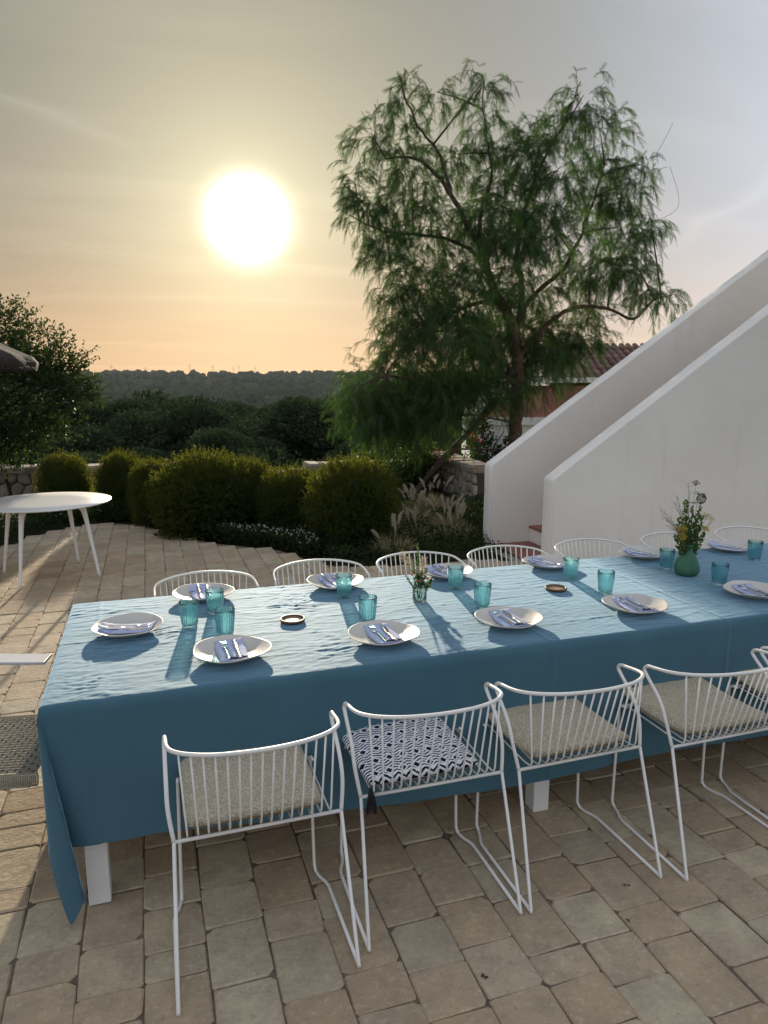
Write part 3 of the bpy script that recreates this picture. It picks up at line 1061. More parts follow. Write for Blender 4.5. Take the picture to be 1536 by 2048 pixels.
def napkin_mesh(seed):
    r = random.Random(seed)
    w, l = 0.108, 0.205
    nx, ny = 10, 26
    vs, fs = [], []
    tw = r.uniform(-0.03, 0.03)
    for lay in range(2):
        for i in range(nx + 1):
            for j in range(ny + 1):
                u, v = i / nx - 0.5, j / ny - 0.5
                x = u * w * (1 + 0.05 * math.sin(v * 6 + seed)) + tw * v * 0.3
                y = v * l
                z = bowl_z(y) * 0.96 + 0.0012 + 0.010 * (1 - lay) * (1 - (2 * abs(u)) ** 6 * 0.8) + (0.0016 * math.sin(u * 30 + v * 5) + 0.0012 * float(noise2(u * 9 + seed, v * 14))) * (1 - lay)
                z += abs(u) * abs(u) * 0.02
                vs.append((x, y, z))
    st = (nx + 1) * (ny + 1)
    for i in range(nx):
        for j in range(ny):
            a = i * (ny + 1) + j
            fs.append((a, a + ny + 1, a + ny + 2, a + 1))
            fs.append((st + a, st + a + 1, st + a + ny + 2, st + a + ny + 1))
    rim = [i * (ny + 1) for i in range(nx + 1)] + [nx * (ny + 1) + j for j in range(1, ny + 1)] + [i * (ny + 1) + ny for i in range(nx - 1, -1, -1)] + [j for j in range(ny - 1, 0, -1)]
    for a, b in zip(rim, rim[1:] + rim[:1]):
        fs.append((b, a, st + a, st + b))
    return newmesh('folded', vs, fs, True)


NAPK = [napkin_mesh(s) for s in range(4)]


def flap_mesh():
    """loose top layer of the napkin, folded over and rolled at the diner's end"""
    vs, fs = [], []
    nx, ny = 8, 14
    for i in range(nx + 1):
        for j in range(ny + 1):
            u, v = i / nx - 0.5, j / ny
            y = -0.104 + v * 0.05
            z = bowl_z(y) + 0.0135 + 0.006 * math.exp(-(v * 3) ** 2) + 0.002 * math.sin(u * 16 + v * 3)
            vs.append((0.012 + u * 0.078 + 0.01 * v, y, z))
    for i in range(nx):
        for j in range(ny):
            a = i * (ny + 1) + j
            fs.append((a, a + ny + 1, a + ny + 2, a + 1))
    m = newmesh('hem_roll', vs, fs, True)
    return m


FLAP = flap_mesh()


def strip(outline, thick=0.0022, zf=None):
    """flat cutlery blank: list of (y, half width, x centre), curved by zf(y)"""
    vs, fs = [], []
    for (y, w, xc) in outline:
        z = zf(y)
        vs += [(xc - w, y, z), (xc + w, y, z), (xc + w * 0.8, y, z + thick), (xc - w * 0.8, y, z + thick)]
    n = len(outline)
    for i in range(n - 1):
        a, b = i * 4, (i + 1) * 4
        for k in range(4):
            k2 = (k + 1) % 4
            fs.append((a + k, a + k2, b + k2, b + k))
    fs.append((3, 2, 1, 0))
    fs.append(tuple(range((n - 1) * 4, n * 4)))
    return vs, fs


def rest_z(y):
    return bowl_z(y * 0.9) + 0.0145


def fork_meshes():
    zf = lambda y: rest_z(-0.098) + (y + 0.098) / 0.19 * (rest_z(0.09) - rest_z(-0.098)) + 0.004 * math.sin((y + 0.098) / 0.19 * 5.0) - 0.004
    zb = lambda y: max(zf(y), bowl_z(y) + 0.0125)
    h = MB().add(*strip([(-0.100, 0.0065, 0), (-0.095, 0.0085, 0), (-0.07, 0.0075, 0), (-0.02, 0.0042, 0), (0.012, 0.0032, 0), (0.024, 0.0045, 0), (0.034, 0.0105, 0), (0.046, 0.0118, 0)], 0.0026, zb)).mesh('handle')
    ts = []
    for k in range(4):
        x = (k - 1.5) * 0.0062
        ts.append(MB().add(*strip([(0.044, 0.0023, x), (0.07, 0.0019, x), (0.092, 0.0012, x)], 0.0018, zb)).mesh('tine'))
    return h, ts


def knife_meshes():
    zb = lambda y: max(bowl_z(y) + 0.0128, 0.5 * rest_z(y) + 0.5 * rest_z(0.07))
    h = MB().add(*strip([(-0.108, 0.006, 0), (-0.104, 0.0085, 0), (-0.07, 0.0085, 0), (-0.02, 0.0062, 0), (-0.002, 0.0062, 0)], 0.007, zb)).mesh('handle')
    b = MB().add(*strip([(-0.004, 0.0055, 0), (0.004, 0.0085, 0.001), (0.04, 0.0098, 0.0015), (0.072, 0.0092, 0.001), (0.088, 0.006, -0.001), (0.096, 0.002, -0.003)], 0.0016, zb)).mesh('blade')
    return h, b


FORK_H, FORK_T = fork_meshes()
KNIFE_H, KNIFE_B = knife_meshes()
GROUPS = dict(plate='cream plates laid on the table', napkin='folded napkins on the plates', fork='forks on the napkins', knife='knives on the napkins', glass='ribbed teal tumblers')
CZ = TZ + 0.0012


def setting(x, y, rz, where, seed, knife_dx=0.018, fork_dx=-0.022, tilt=0.0):
    o = obj('plate', PLATES[seed % 5], M_PLATE, None, (x, y, CZ), (0, 0, rz + seed * 1.3))
    tag(o, 'irregular cream stoneware plate ' + where, 'plate', GROUPS['plate'])
    q = Matrix.Rotation(rz + tilt, 3, 'Z')
    n = obj('napkin', NAPK[seed % 4], M_NAPKIN, None, (x, y, CZ), (0, 0, rz + tilt))
    tag(n, 'folded pale blue napkin on the plate ' + where, 'napkin', GROUPS['napkin'])
    obj('rolled_hem', FLAP, M_NAPKIN, n)
    p = q @ Vector((fork_dx, 0.002, 0))
    fr = empty('fork', (x + p.x, y + p.y, CZ), rz + tilt + R(random.uniform(-3, 3)))
    tag(fr, 'steel fork on the folded napkin ' + where, 'fork', GROUPS['fork'])
    obj('handle', FORK_H, M_STEEL, fr)
    for m in FORK_T:
        obj('tine', m, M_STEEL, fr)
    p = q @ Vector((knife_dx, 0.0, 0))
    kn = empty('knife', (x + p.x, y + p.y, CZ), rz + tilt + R(random.uniform(-3, 5)))
    tag(kn, 'steel table knife on the folded napkin ' + where, 'knife', GROUPS['knife'])
    obj('handle', KNIFE_H, M_STEEL, kn)
    obj('blade', KNIFE_B, M_STEEL, kn)


NEARX = [(0.250, 2.545), (0.839, 2.535), (1.397, 2.550), (2.021, 2.545), (2.70, 2.540)]
for i, (x, y) in enumerate(NEARX):
    setting(x, y, R([2, 0, -2, -6, -8][i]), 'at the %s place, cushioned chair side' % ORD[i], i)
BACKX = [(0.208, 3.335), (0.847, 3.330), (1.449, 3.333), (2.058, 3.335), (2.706, 3.345), (3.309, 3.335)]
for i, (x, y) in enumerate(BACKX):
    setting(x, y, R(180 + [4, 10, 16, 20, 22, 18][i]), 'at the %s place, garden side' % ORD[i], i + 5)
setting(-0.125, 2.945, R(-90 - 14), 'at the head of the table', 11, 0.024, -0.010)


def tumbler_mesh():
    n = 120
    rad = lambda an, rr, z: 1 + 0.042 * math.cos(an * 20) * float(np.interp(z, [0.004, 0.012, 0.092, 0.1], [0.4, 1, 1, 0]))
    outer = [(0.024, 0.0), (0.0285, 0.0), (0.0305, 0.003), (0.0325, 0.02), (0.0355, 0.05), (0.0388, 0.085), (0.0402, 0.098), (0.0412, 0.106), (0.0416, 0.1085), (0.0408, 0.1098)]
    inner = [(0.0396, 0.1085), (0.0385, 0.098), (0.0368, 0.085), (0.0337, 0.05), (0.0308, 0.02), (0.029, 0.012), (0.020, 0.010)]
    return MB().lathe(outer + inner, n, rad).mesh('tumbler')


TUMBLER = tumbler_mesh()
GL = [(0.120, 2.935, 'beside the head plate, its rim dark'), (0.236, 3.075, 'in front of the first garden side plate'), (0.250, 2.785, 'behind the first cushioned chair side plate'),
      (0.838, 3.135, 'in front of the second garden side plate'), (0.841, 2.765, 'behind the second cushioned chair side plate'), (1.397, 3.105, 'in front of the third garden side plate'),
      (1.391, 2.793, 'behind the third cushioned chair side plate'), (2.035, 3.08, 'in front of the fourth garden side plate'), (2.052, 2.803, 'behind the fourth cushioned chair side plate'),
      (2.648, 3.092, 'beside the green vase, garden side'), (2.685, 2.75, 'behind the fifth cushioned chair side plate'), (3.266, 3.10, 'in front of the sixth garden side plate')]
for x, y, w in GL:
    o = obj('tumbler', TUMBLER, M_TEAL, None, (x, y, CZ), (0, 0, x * 5))
    tag(o, 'ribbed teal glass tumbler ' + w.replace(', its rim dark', ''), 'glass', GROUPS['glass'])

for (x, y, w) in ((0.539, 2.868, 'on the cloth between the first and second places'), (1.857, 2.928, 'on the cloth beyond the jar of red flowers')):
    c = empty('coaster', (x, y, CZ))
    tag(c, 'round turned wooden coaster ' + w, 'coaster', 'wooden coasters')
    MB().lathe([(0.044, 0.0), (0.050, 0.001), (0.0535, 0.008), (0.0535, 0.013), (0.0515, 0.0145), (0.0465, 0.0145), (0.0448, 0.010), (0.0446, 0.006)], 40).build('rim', M_WOOD, c)
    MB().lathe([(0.0447, 0.002), (0.0447, 0.0075), (0.02, 0.0075)], 40).build('base', M_WOODIN, c)

# ------------------------------------------------------------------ flowers


def frame_from(d, rr):
    d = Vector(d).normalized()
    a = Vector((0, 0, 1)) if abs(d.z) < 0.95 else Vector((1, 0, 0))
    s = d.cross(a).normalized()
    u = s.cross(d)
    k = rr.uniform(0, 6.28)
    return d, s * math.cos(k) + u * math.sin(k), u * math.cos(k) - s * math.sin(k)


def leaf_tri(mb, p, d, s, l, w):
    """small pointed leaf of two faces"""
    p, d, s = Vector(p), Vector(d), Vector(s)
    m = p + d * l * 0.45
    mb.add([p, m + s * w, p + d * l, m - s * w], [(0, 1, 2), (0, 2, 3)])


def stem_curve(base, tip, bow, n=8):
    b, t = Vector(base), Vector(tip)
    mid = (b + t) * 0.5 + Vector(bow)
    return [b * (1 - u) ** 2 + mid * 2 * u * (1 - u) + t * u * u for u in [i / n for i in range(n + 1)]]


def flower(name, label, cat, group, base, tip, bow, kind, seed, size=0.02):
    r = random.Random(seed)
    root = empty(name, base)
    tag(root, label, cat, group)
    B = Vector(base)
    pts = [p - B for p in stem_curve(base, tip, bow)]
    T = pts[-1]
    dirn = (pts[-1] - pts[-2]).normalized()
    MB().tube(pts, [0.0013 * (1 - 0.5 * i / 8) for i in range(9)], 5).build('stem', M_STEM if kind not in ('grass', 'umbel', 'seed') else M_GRASSBLADE if kind == 'grass' else M_STEM, root)
    mb = MB()
    if kind == 'plume':          # fluffy bunny-tail / fountain grass head
        for q in range(260):
            u = r.random()
            c = T - dirn * size * 2.6 * u
            d, s, w = frame_from(dirn * 0.6 + Vector((r.gauss(0, 1), r.gauss(0, 1), r.gauss(0, 1))) * 0.7, r)
            leaf_tri(mb, c, d, s, size * (0.55 + 0.5 * math.sin(u * 3.1)) * r.uniform(0.7, 1.2), 0.0007)
        mb.build('plume', M_PLUME, root)
    elif kind == 'daisy':
        for q in range(11):
            an = q / 11 * 6.283
            d = Vector((math.cos(an), math.sin(an), 0.35)).normalized()
            leaf_tri(mb, T, d, Vector((-math.sin(an), math.cos(an), 0)), size * r.uniform(0.8, 1.1), size * 0.28)
        mb.build('petals', M_REDFLOWER, root)
        MB().lathe([(0.001, -0.002), (size * 0.28, 0.0), (size * 0.2, size * 0.25), (0.001, size * 0.3)], 10).build('centre', M_YARROW, root, loc=T)
    elif kind == 'umbel':        # lacy flat head
        tops = MB()
        for q in range(26):
            an, rr = r.uniform(0, 6.283), size * math.sqrt(r.random())
            e = T + Vector((rr * math.cos(an), rr * math.sin(an), size * 0.45 - rr * 0.25 + r.uniform(-0.003, 0.003)))
            mb.tube([T, (T + e) * 0.5 + Vector((0, 0, -0.002)), e], 0.0005, 3)
            for h in range(6):
                d, s, w = frame_from(Vector((r.gauss(0, 1), r.gauss(0, 1), abs(r.gauss(0, 1)))), r)
                leaf_tri(tops, e, d, s, 0.0055, 0.0019)
        mb.build('umbel_rays', M_STEM, root)
        tops.build('blossom', M_WHITEFLOWER, root)
    elif kind == 'yarrow':
        for q in range(150):
            an, rr = r.uniform(0, 6.283), size * math.sqrt(r.random())
            d0, s0, w0 = frame_from(dirn, random.Random(1))
            e = T + s0 * rr * math.cos(an) * 1.25 + w0 * rr * math.sin(an) + dirn * (r.uniform(-0.004, 0.006) - rr * 0.3)
            d, s, w = frame_from(dirn + Vector((r.gauss(0, 1), r.gauss(0, 1), r.gauss(0, 1))) * 0.6, r)
            leaf_tri(mb, e, d, s, 0.006, 0.0028)
        mb.build('blossom', M_YARROW, root)
    elif kind == 'seed':         # closed bird's-nest seed head
        ball = MB()
        for q in range(20):
            an = q / 20 * 6.283
            s = Vector((math.cos(an), math.sin(an), 0))
            ball.tube([T, T + s * size * 0.75 + dirn * size * 0.4, T + s * size * 0.95 + dirn * size * 1.2, T + s * size * 0.5 + dirn * size * 2.0, T + s * size * 0.1 + dirn * size * 2.1], 0.0016, 4)
        ball.lathe([(0.001, 0.0), (size * 0.6, size * 0.4), (size * 0.75, size * 1.1), (size * 0.4, size * 1.8), (0.001, size * 2)], 10)
        ball.build('seed_head', M_SEED, root)
    elif kind == 'burst':        # open dry umbel
        for q in range(24):
            d, s, w = frame_from(dirn + Vector((r.gauss(0, 1), r.gauss(0, 1), r.gauss(0, 1))) * 0.55, r)
            mb.tube([T, T + d * size], 0.0006, 3)
            for h in range(3):
                d2, s2, w2 = frame_from(d + Vector((r.gauss(0, 1), r.gauss(0, 1), r.gauss(0, 1))) * 0.8, r)
                leaf_tri(mb, T + d * size, d2, s2, 0.006, 0.0016)
        mb.build('seed_head', M_SEED, root)
    elif kind == 'grass':
        for q in range(34):
            u = 0.45 + 0.55 * q / 34
            i = int(u * 8)
            c = pts[i] + (pts[min(i + 1, 8)] - pts[i]) * (u * 8 - i)
            td = (pts[min(i + 1, 8)] - pts[i - 1]).normalized()
            d, s, w = frame_from(td * 1.4 + Vector((r.gauss(0, 1), r.gauss(0, 1), r.gauss(0, 1))) * 0.45, r)
            mb.tube([c, c + d * size * r.uniform(0.5, 1.3)], 0.00045, 3)
            leaf_tri(mb, c + d * size * 0.8, d, s, 0.007, 0.0009)
        mb.build('panicle', M_GRASSBLADE, root)
    elif kind == 'sprig':        # leafy herb shoot
        for q in range(56):
            u = 0.25 + 0.75 * q / 56
            i = min(int(u * 8), 7)
            c = pts[i] + (pts[i + 1] - pts[i]) * (u * 8 - i)
            td = (pts[i + 1] - pts[i]).normalized()
            d, s, w = frame_from(td * 0.6 + Vector((r.gauss(0, 1), r.gauss(0, 1), r.gauss(0, 0.6))) * 0.8, r)
            leaf_tri(mb, c, d, s, size * (1.25 - 0.8 * u) * r.uniform(0.7, 1.2), size * 0.2)
        mb.build('leaves', M_HERB, root)
    elif kind == 'blade':
        d0 = (T - pts[0]).normalized()
        s = d0.cross(Vector((0.3, 1, 0.1))).normalized()
        vs = []
        for i, p in enumerate(pts):
            w = 0.007 * math.sin(min(1.0, 0.25 + i / 8) * math.pi)
            vs += [p + s * w, p - s * w]
        mb.add(vs, [(2 * i, 2 * i + 1, 2 * i + 3, 2 * i + 2) for i in range(8)])
        mb.build('leaf_blade', M_HERB, root)
    return root


# jar with wild flowers
JX, JY = 1.155, 2.965
jar = empty('glass_jar', (JX, JY, CZ))
tag(jar, 'small clear glass jar holding wild flowers and a pale plume', 'jar')
MB().lathe([(0.026, 0.0), (0.031, 0.002), (0.033, 0.008), (0.0335, 0.055), (0.031, 0.064), (0.0265, 0.069), (0.0265, 0.074), (0.0285, 0.076), (0.0285, 0.082), (0.0275, 0.083), (0.0255, 0.082), (0.0245, 0.07), (0.029, 0.062), (0.0315, 0.054), (0.031, 0.010), (0.027, 0.005), (0.01, 0.005)], 40).build('glass_body', M_CLEAR, jar)
JZ = CZ + 0.012
G = 'flowers in the glass jar'
flower('grass_plume', 'round pale fluffy plume arching out of the glass jar', 'flower', G, (JX + 0.004, JY, JZ), (JX - 0.085, JY + 0.02, CZ + 0.228), (-0.01, 0.0, 0.08), 'plume', 1, 0.033)
flower('grass_plume', 'upright cream feathery plume standing in the glass jar', 'flower', G, (JX - 0.004, JY, JZ), (JX + 0.012, JY - 0.01, CZ + 0.205), (0.01, 0.0, 0.03), 'plume', 2, 0.038)
flower('red_flower', 'red flower facing out on the garden side of the jar', 'flower', G, (JX, JY + 0.004, JZ), (JX - 0.040, JY - 0.008, CZ + 0.130), (-0.004, 0, 0.03), 'daisy', 3, 0.017)
flower('red_flower', 'small red flower just above the jar neck', 'flower', G, (JX + 0.003, JY, JZ), (JX - 0.022, JY - 0.028, CZ + 0.105), (0, 0, 0.02), 'daisy', 4, 0.016)
flower('red_flower', 'orange red flower leaning over the jar rim beside the plume', 'flower', G, (JX + 0.002, JY - 0.004, JZ), (JX + 0.030, JY - 0.022, CZ + 0.108), (0.006, 0, 0.02), 'daisy', 5, 0.018)
for i, (dx, dy, h, s) in enumerate(((-0.01, 0.01, 0.275, 0.016), (0.0, 0.015, 0.245, 0.014), (-0.03, 0.01, 0.20, 0.020), (0.03, 0.0, 0.155, 0.024), (-0.075, -0.01, 0.135, 0.013), (-0.055, -0.02, 0.10, 0.013), (0.055, -0.01, 0.10, 0.026), (0.005, -0.005, 0.14, 0.028), (-0.015, 0.0, 0.13, 0.026))):
    flower('green_sprig', 'thin leafy green sprig among the wild flowers in the jar', 'sprig', G + ' sprigs', (JX - 0.01 + 0.003 * i, JY + 0.004, JZ), (JX + dx, JY + dy, CZ + h), (dx * 0.25, 0, 0.03), 'sprig', 20 + i, s)

# green vase with dried and wild flowers
VX, VY = 2.662, 2.955
vase = empty('green_vase', (VX, VY, CZ))
tag(vase, 'pear shaped frosted green glass vase with a tall wild bouquet', 'vase')
vp = [(0.040, 0.0), (0.050, 0.003), (0.060, 0.014), (0.0645, 0.030), (0.0635, 0.048), (0.055, 0.078), (0.043, 0.102), (0.030, 0.122), (0.0245, 0.134), (0.0245, 0.150), (0.027, 0.160), (0.0305, 0.166), (0.0285, 0.167), (0.0245, 0.160), (0.0225, 0.148), (0.0225, 0.134), (0.028, 0.120), (0.052, 0.076), (0.060, 0.045), (0.055, 0.012), (0.02, 0.008)]
MB().lathe(vp, 14).build('glass_body', M_VASE, vase)
G = 'flowers in the green vase'
VZ = CZ + 0.05
ro = random.Random(5)


def vtip(dx, h, dy=0.0):
    return (VX + dx * 0.95, VY + dx * 0.31 + dy, CZ + h)


flower('dry_umbel', 'open brown seed umbel, tallest stem in the green vase', 'flower', G, (VX, VY, VZ), vtip(0.025, 0.475), (0.0, 0, 0.02), 'burst', 31, 0.024)
flower('seed_head', 'round olive green seed head on a thick stem in the green vase', 'flower', G, (VX, VY, VZ), vtip(0.085, 0.372), (0.01, 0, 0.02), 'seed', 32, 0.026)
flower('lace_flower', 'flat white lacy flower low in the green vase', 'flower', G, (VX, VY, VZ), vtip(0.005, 0.385, -0.01), (0.0, 0, 0.02), 'umbel', 33, 0.034)
flower('lace_flower', 'white lacy flower beside the tallest stem in the green vase', 'flower', G, (VX, VY, VZ), vtip(0.062, 0.425), (0.0, 0, 0.02), 'umbel', 34, 0.028)
flower('yarrow_flower', 'large yellow yarrow head leaning out of the green vase', 'flower', G, (VX, VY, VZ), vtip(0.150, 0.305, -0.01), (-0.01, 0, 0.01), 'yarrow', 35, 0.040)
flower('yarrow_flower', 'small yellow yarrow head drooping low from the green vase', 'flower', G, (VX, VY, VZ), vtip(0.128, 0.240, -0.02), (0.0, 0, 0.03), 'yarrow', 36, 0.021)
flower('yarrow_flower', 'pale yellow flower cluster at the vase edge towards the stairs', 'flower', G, (VX, VY, VZ), vtip(-0.095, 0.262, -0.02), (0.0, 0, 0.03), 'yarrow', 37, 0.024)
flower('yarrow_flower', 'lowest pale yellow flower cluster hanging from the vase', 'flower', G, (VX, VY, VZ), vtip(-0.100, 0.225, -0.03), (0.0, 0, 0.04), 'yarrow', 38, 0.018)
for i, (dx, h) in enumerate(((-0.28, 0.375), (-0.25, 0.34), (-0.22, 0.315), (-0.16, 0.40), (-0.13, 0.43), (-0.055, 0.50), (0.115, 0.43), (-0.20, 0.285), (0.20, 0.27))):
    flower('dry_grass', 'fine dry grass stem fanning out of the green vase', 'grass', G + ' grasses', (VX, VY, VZ), vtip(dx, h, 0.01 * math.sin(i * 2.1)), (dx * -0.12, 0, 0.09 if dx < -0.15 else 0.03), 'grass', 50 + i, 0.026)
for i, (dx, h) in enumerate(((-0.045, 0.40), (-0.03, 0.405), (0.01, 0.37), (0.05, 0.365), (-0.06, 0.33), (-0.085, 0.31), (0.085, 0.31), (0.03, 0.33), (-0.01, 0.30), (-0.11, 0.225), (0.105, 0.22), (0.07, 0.26), (-0.05, 0.26))):
    flower('herb_sprig', 'dark leafy herb sprig in the middle of the green vase', 'sprig', G + ' sprigs', (VX, VY, VZ), vtip(dx, h, 0.03 * math.sin(i * 1.7)), (dx * 0.15, 0, 0.02), 'sprig', 70 + i, 0.036)
for i, (dx, h) in enumerate(((-0.06, 0.28), (-0.03, 0.32), (0.0, 0.34), (0.03, 0.29), (0.06, 0.27), (-0.09, 0.22), (0.09, 0.21))):
    flower('strap_leaf', 'long green strap leaf rising from the neck of the vase', 'leaf', G + ' leaves', (VX, VY, VZ + 0.05), vtip(dx, h, 0.03 * math.cos(i * 2.2)), (dx * 0.1, 0, 0.02), 'blade', 90 + i)

# ------------------------------------------------------------------ end armchair with woven seat
ac = empty('rope_armchair', (-0.71, 2.83, 0), R(-11))
tag(ac, 'low armchair with woven rope seat and pale flat armrests at the table head', 'chair')
fr = MB()
for k in range(46):
    y = -0.215 + 0.43 * k / 45
    fr.tube([(-0.26, y, 0.408 + 0.002 * (k % 2)), (0.315, y, 0.408 + 0.002 * (k % 2))], 0.0042, 5)
warp = MB()
for k in range(26):
    x = -0.245 + 0.55 * k / 25
    pts = []
    for q in range(23):
        y = -0.215 + 0.43 * q / 22
        pts.append((x + 0.002 * math.sin(q), y, 0.411 + 0.0055 * (1 if (q + k) % 2 else -1)))
    warp.tube(pts, 0.0040, 4)
fr.build('weft_cords', M_ROPELIGHT, ac)['kind'] = 'stuff'
warp.build('warp_cords', M_ROPE, ac)['kind'] = 'stuff'
for y in (-0.232, 0.232):
    w = MB()
    for k in range(84):
        x = -0.27 + 0.59 * k / 83
        n = 8
        ring = [(x, y + 0.015 * math.cos(a), 0.395 + 0.024 * math.sin(a)) for a in [2 * math.pi * q / n for q in range(n)]]
        ring2 = [(x + 0.0055, p[1], p[2]) for p in ring]
        ring_m = [(x + 0.0028, y + 0.019 * math.cos(a), 0.395 + 0.028 * math.sin(a)) for a in [2 * math.pi * q / n for q in range(n)]]
        w.add(ring + ring_m + ring2, [(q, (q + 1) % n, n + (q + 1) % n, n + q) for q in range(n)] + [(n + q, n + (q + 1) % n, 2 * n + (q + 1) % n, 2 * n + q) for q in range(n)])
    w.build('wrapped_rail', M_ROPELIGHT, ac)['kind'] = 'stuff'
for y in (-0.29, 0.29):
    a = MB()
    path = smooth_path([(-0.30, y, 0.66), (-0.10, y, 0.645), (0.08, y, 0.634), (0.215, y, 0.628)], 5)
    vs, fs = [], []
    for p in path:
        for dy, dz in ((-0.05, 0), (0.05, 0), (0.05, 0.012), (-0.05, 0.012)):
            vs.append((p.x, p.y + dy, p.z + dz))
    for i in range(len(path) - 1):
        for q in range(4):
            fs.append((i * 4 + q, i * 4 + (q + 1) % 4, i * 4 + 4 + (q + 1) % 4, i * 4 + 4 + q))
    fs += [(3, 2, 1, 0), tuple(range(len(vs) - 4, len(vs)))]
    a.add(vs, fs)
    bevel(a.build('armrest', M_ALU, ac, smooth=False), 0.003)
    MB().tube(fillet([(-0.02, y, 0.640), (-0.10, y, 0.40), (-0.06, y, 0.0)], 0.04), 0.011, 8).build('leg', M_ALU, ac)
    MB().tube(fillet([(-0.30, y, 0.668), (-0.26, y, 0.40), (-0.33, y, 0.0)], 0.04), 0.011, 8).build('leg', M_ALU, ac)
    MB().tube([(-0.265, y * 0.8, 0.375), (0.30, y * 0.8, 0.375)], 0.010, 8).build('side_rail', M_ALU, ac)
bk = MB()
for k in range(20):
    z = 0.45 + 0.30 * k / 19
    bk.tube([(-0.28 - 0.06 * k / 19, -0.28, z), (-0.31 - 0.07 * k / 19, 0, z), (-0.28 - 0.06 * k / 19, 0.28, z)], 0.006, 5)
bk.build('woven_back', M_ROPE, ac)
for y in (-0.285, 0.285):
    MB().tube([(-0.27, y, 0.36), (-0.345, y, 0.78)], 0.011, 8).build('back_post', M_ALU, ac)

# ------------------------------------------------------------------ round white table and thatched parasol
wt = empty('round_table', (-0.93, 7.07, 0), R(-70))
tag(wt, 'round white garden table on four splayed legs, bare, on the terrace', 'table')
MB().lathe([(0.40, 0.674), (0.52, 0.680), (0.565, 0.690), (0.570, 0.695), (0.566, 0.700), (0.3, 0.7005)], 72).build('tabletop', M_WHITETABLE, wt)
for k in range(4):
    a = R(45 + 90 * k)
    d = Vector((math.cos(a), math.sin(a), 0))
    pts = [d * 0.22 + Vector((0, 0, 0.672)), d * 0.30 + Vector((0, 0, 0.667)), d * 0.352 + Vector((0, 0, 0.64)), d * 0.375 + Vector((0, 0, 0.58)), d * 0.43 + Vector((0, 0, 0.27)), d * 0.475 + Vector((0, 0, 0.0))]
    MB().tube(smooth_path(pts, 4), [0.014] * 1 + [0.018 + 0.012 * math.exp(-((i - 8) / 5) ** 2) - 0.0003 * i for i in range(20)], 10).build('leg', M_WHITETABLE, wt)

pa = empty('thatched_parasol', (-2.22, 6.97, -0.03))
tag(pa, 'dark thatched parasol whose ragged edge overhangs the round table', 'parasol')
MB().tube([(0, 0, 0), (0, 0, 2.55)], 0.035, 10).build('pole', M_BARK, pa)
cn_ = MB()
rr_ = random.Random(4)
N_ = 64
prof = [(0.02, 2.62), (0.3, 2.50), (0.7, 2.30), (1.1, 2.10), (1.27, 2.02), (1.31, 1.97), (1.29, 1.90), (1.20, 1.90), (0.7, 2.16), (0.05, 2.5)]
cn_.lathe(prof, N_, lambda an, r, z: 1 + 0.02 * math.sin(an * 13) + 0.012 * math.sin(an * 31 + 2))
cn_.build('canopy', M_THATCH, pa)
fg = MB()
for k in range(1500):
    an = rr_.uniform(0, 6.283)
    r0 = rr_.uniform(1.16, 1.30)
    b = Vector((r0 * math.cos(an), r0 * math.sin(an), 1.97 - (r0 - 1.2) * 0.3))
    d = Vector((math.cos(an) * 0.5 + rr_.gauss(0, 0.12), math.sin(an) * 0.5 + rr_.gauss(0, 0.12), rr_.uniform(-0.75, -0.2))).normalized()
    leaf_tri(fg, b, d, Vector((-math.sin(an), math.cos(an), 0)), rr_.uniform(0.04, 0.10), 0.005)
fg.build('thatch_fringe', M_THATCH, pa)['kind'] = 'stuff'

# ------------------------------------------------------------------ foliage tools


def fast_mesh(name, V, T, mat=None, smooth=False):
    """mesh of triangles from arrays"""
    me = bpy.data.meshes.new(name)
    n, m = len(V), len(T)
    me.vertices.add(n)
    me.vertices.foreach_set('co', np.ascontiguousarray(V, dtype=np.float32).ravel())
    me.loops.add(m * 3)
    me.loops.foreach_set('vertex_index', np.ascontiguousarray(T, dtype=np.int32).ravel())
    me.polygons.add(m)
    me.polygons.foreach_set('loop_start', np.arange(0, m * 3, 3, dtype=np.int32))
    me.polygons.foreach_set('loop_total', np.full(m, 3, dtype=np.int32))
    if smooth:
        me.polygons.foreach_set('use_smooth', np.ones(m, dtype=bool))
    me.update(calc_edges=True)
    me.validate()
    if mat:
        me.materials.append(mat)
    return me


def unit(a):
    return a / np.maximum(np.linalg.norm(a, axis=1, keepdims=True), 1e-9)


def rand_dirs(n, g):
    return unit(g.normal(size=(n, 3)))


def leaves(P, D, L, Wd, g, fold=0.25):
    """pointed oval leaves, two triangles each, slightly folded along the midrib"""
    n = len(P)
    D = unit(D)
    S = unit(np.cross(D, rand_dirs(n, g)))
    Nn = np.cross(S, D)
    L = np.broadcast_to(L, (n,))[:, None]
    Wd = np.broadcast_to(Wd, (n,))[:, None]
    mid = P + D * L * 0.5
    V = np.empty((n, 4, 3))
    V[:, 0] = P
    V[:, 1] = mid + S * Wd + Nn * Wd * fold
    V[:, 2] = P + D * L
    V[:, 3] = mid - S * Wd + Nn * Wd * fold
    b = np.arange(n)[:, None] * 4
    T = np.concatenate([b + np.array([[0, 1, 2]]), b + np.array([[0, 2, 3]])], 1).reshape(-1, 3)
    return V.reshape(-1, 3), T


def merge(parts):
    Vs, Ts, o = [], [], 0
    for V, T in parts:
        Vs.append(V)
        Ts.append(T + o)
        o += len(V)
    return np.concatenate(Vs), np.concatenate(Ts)


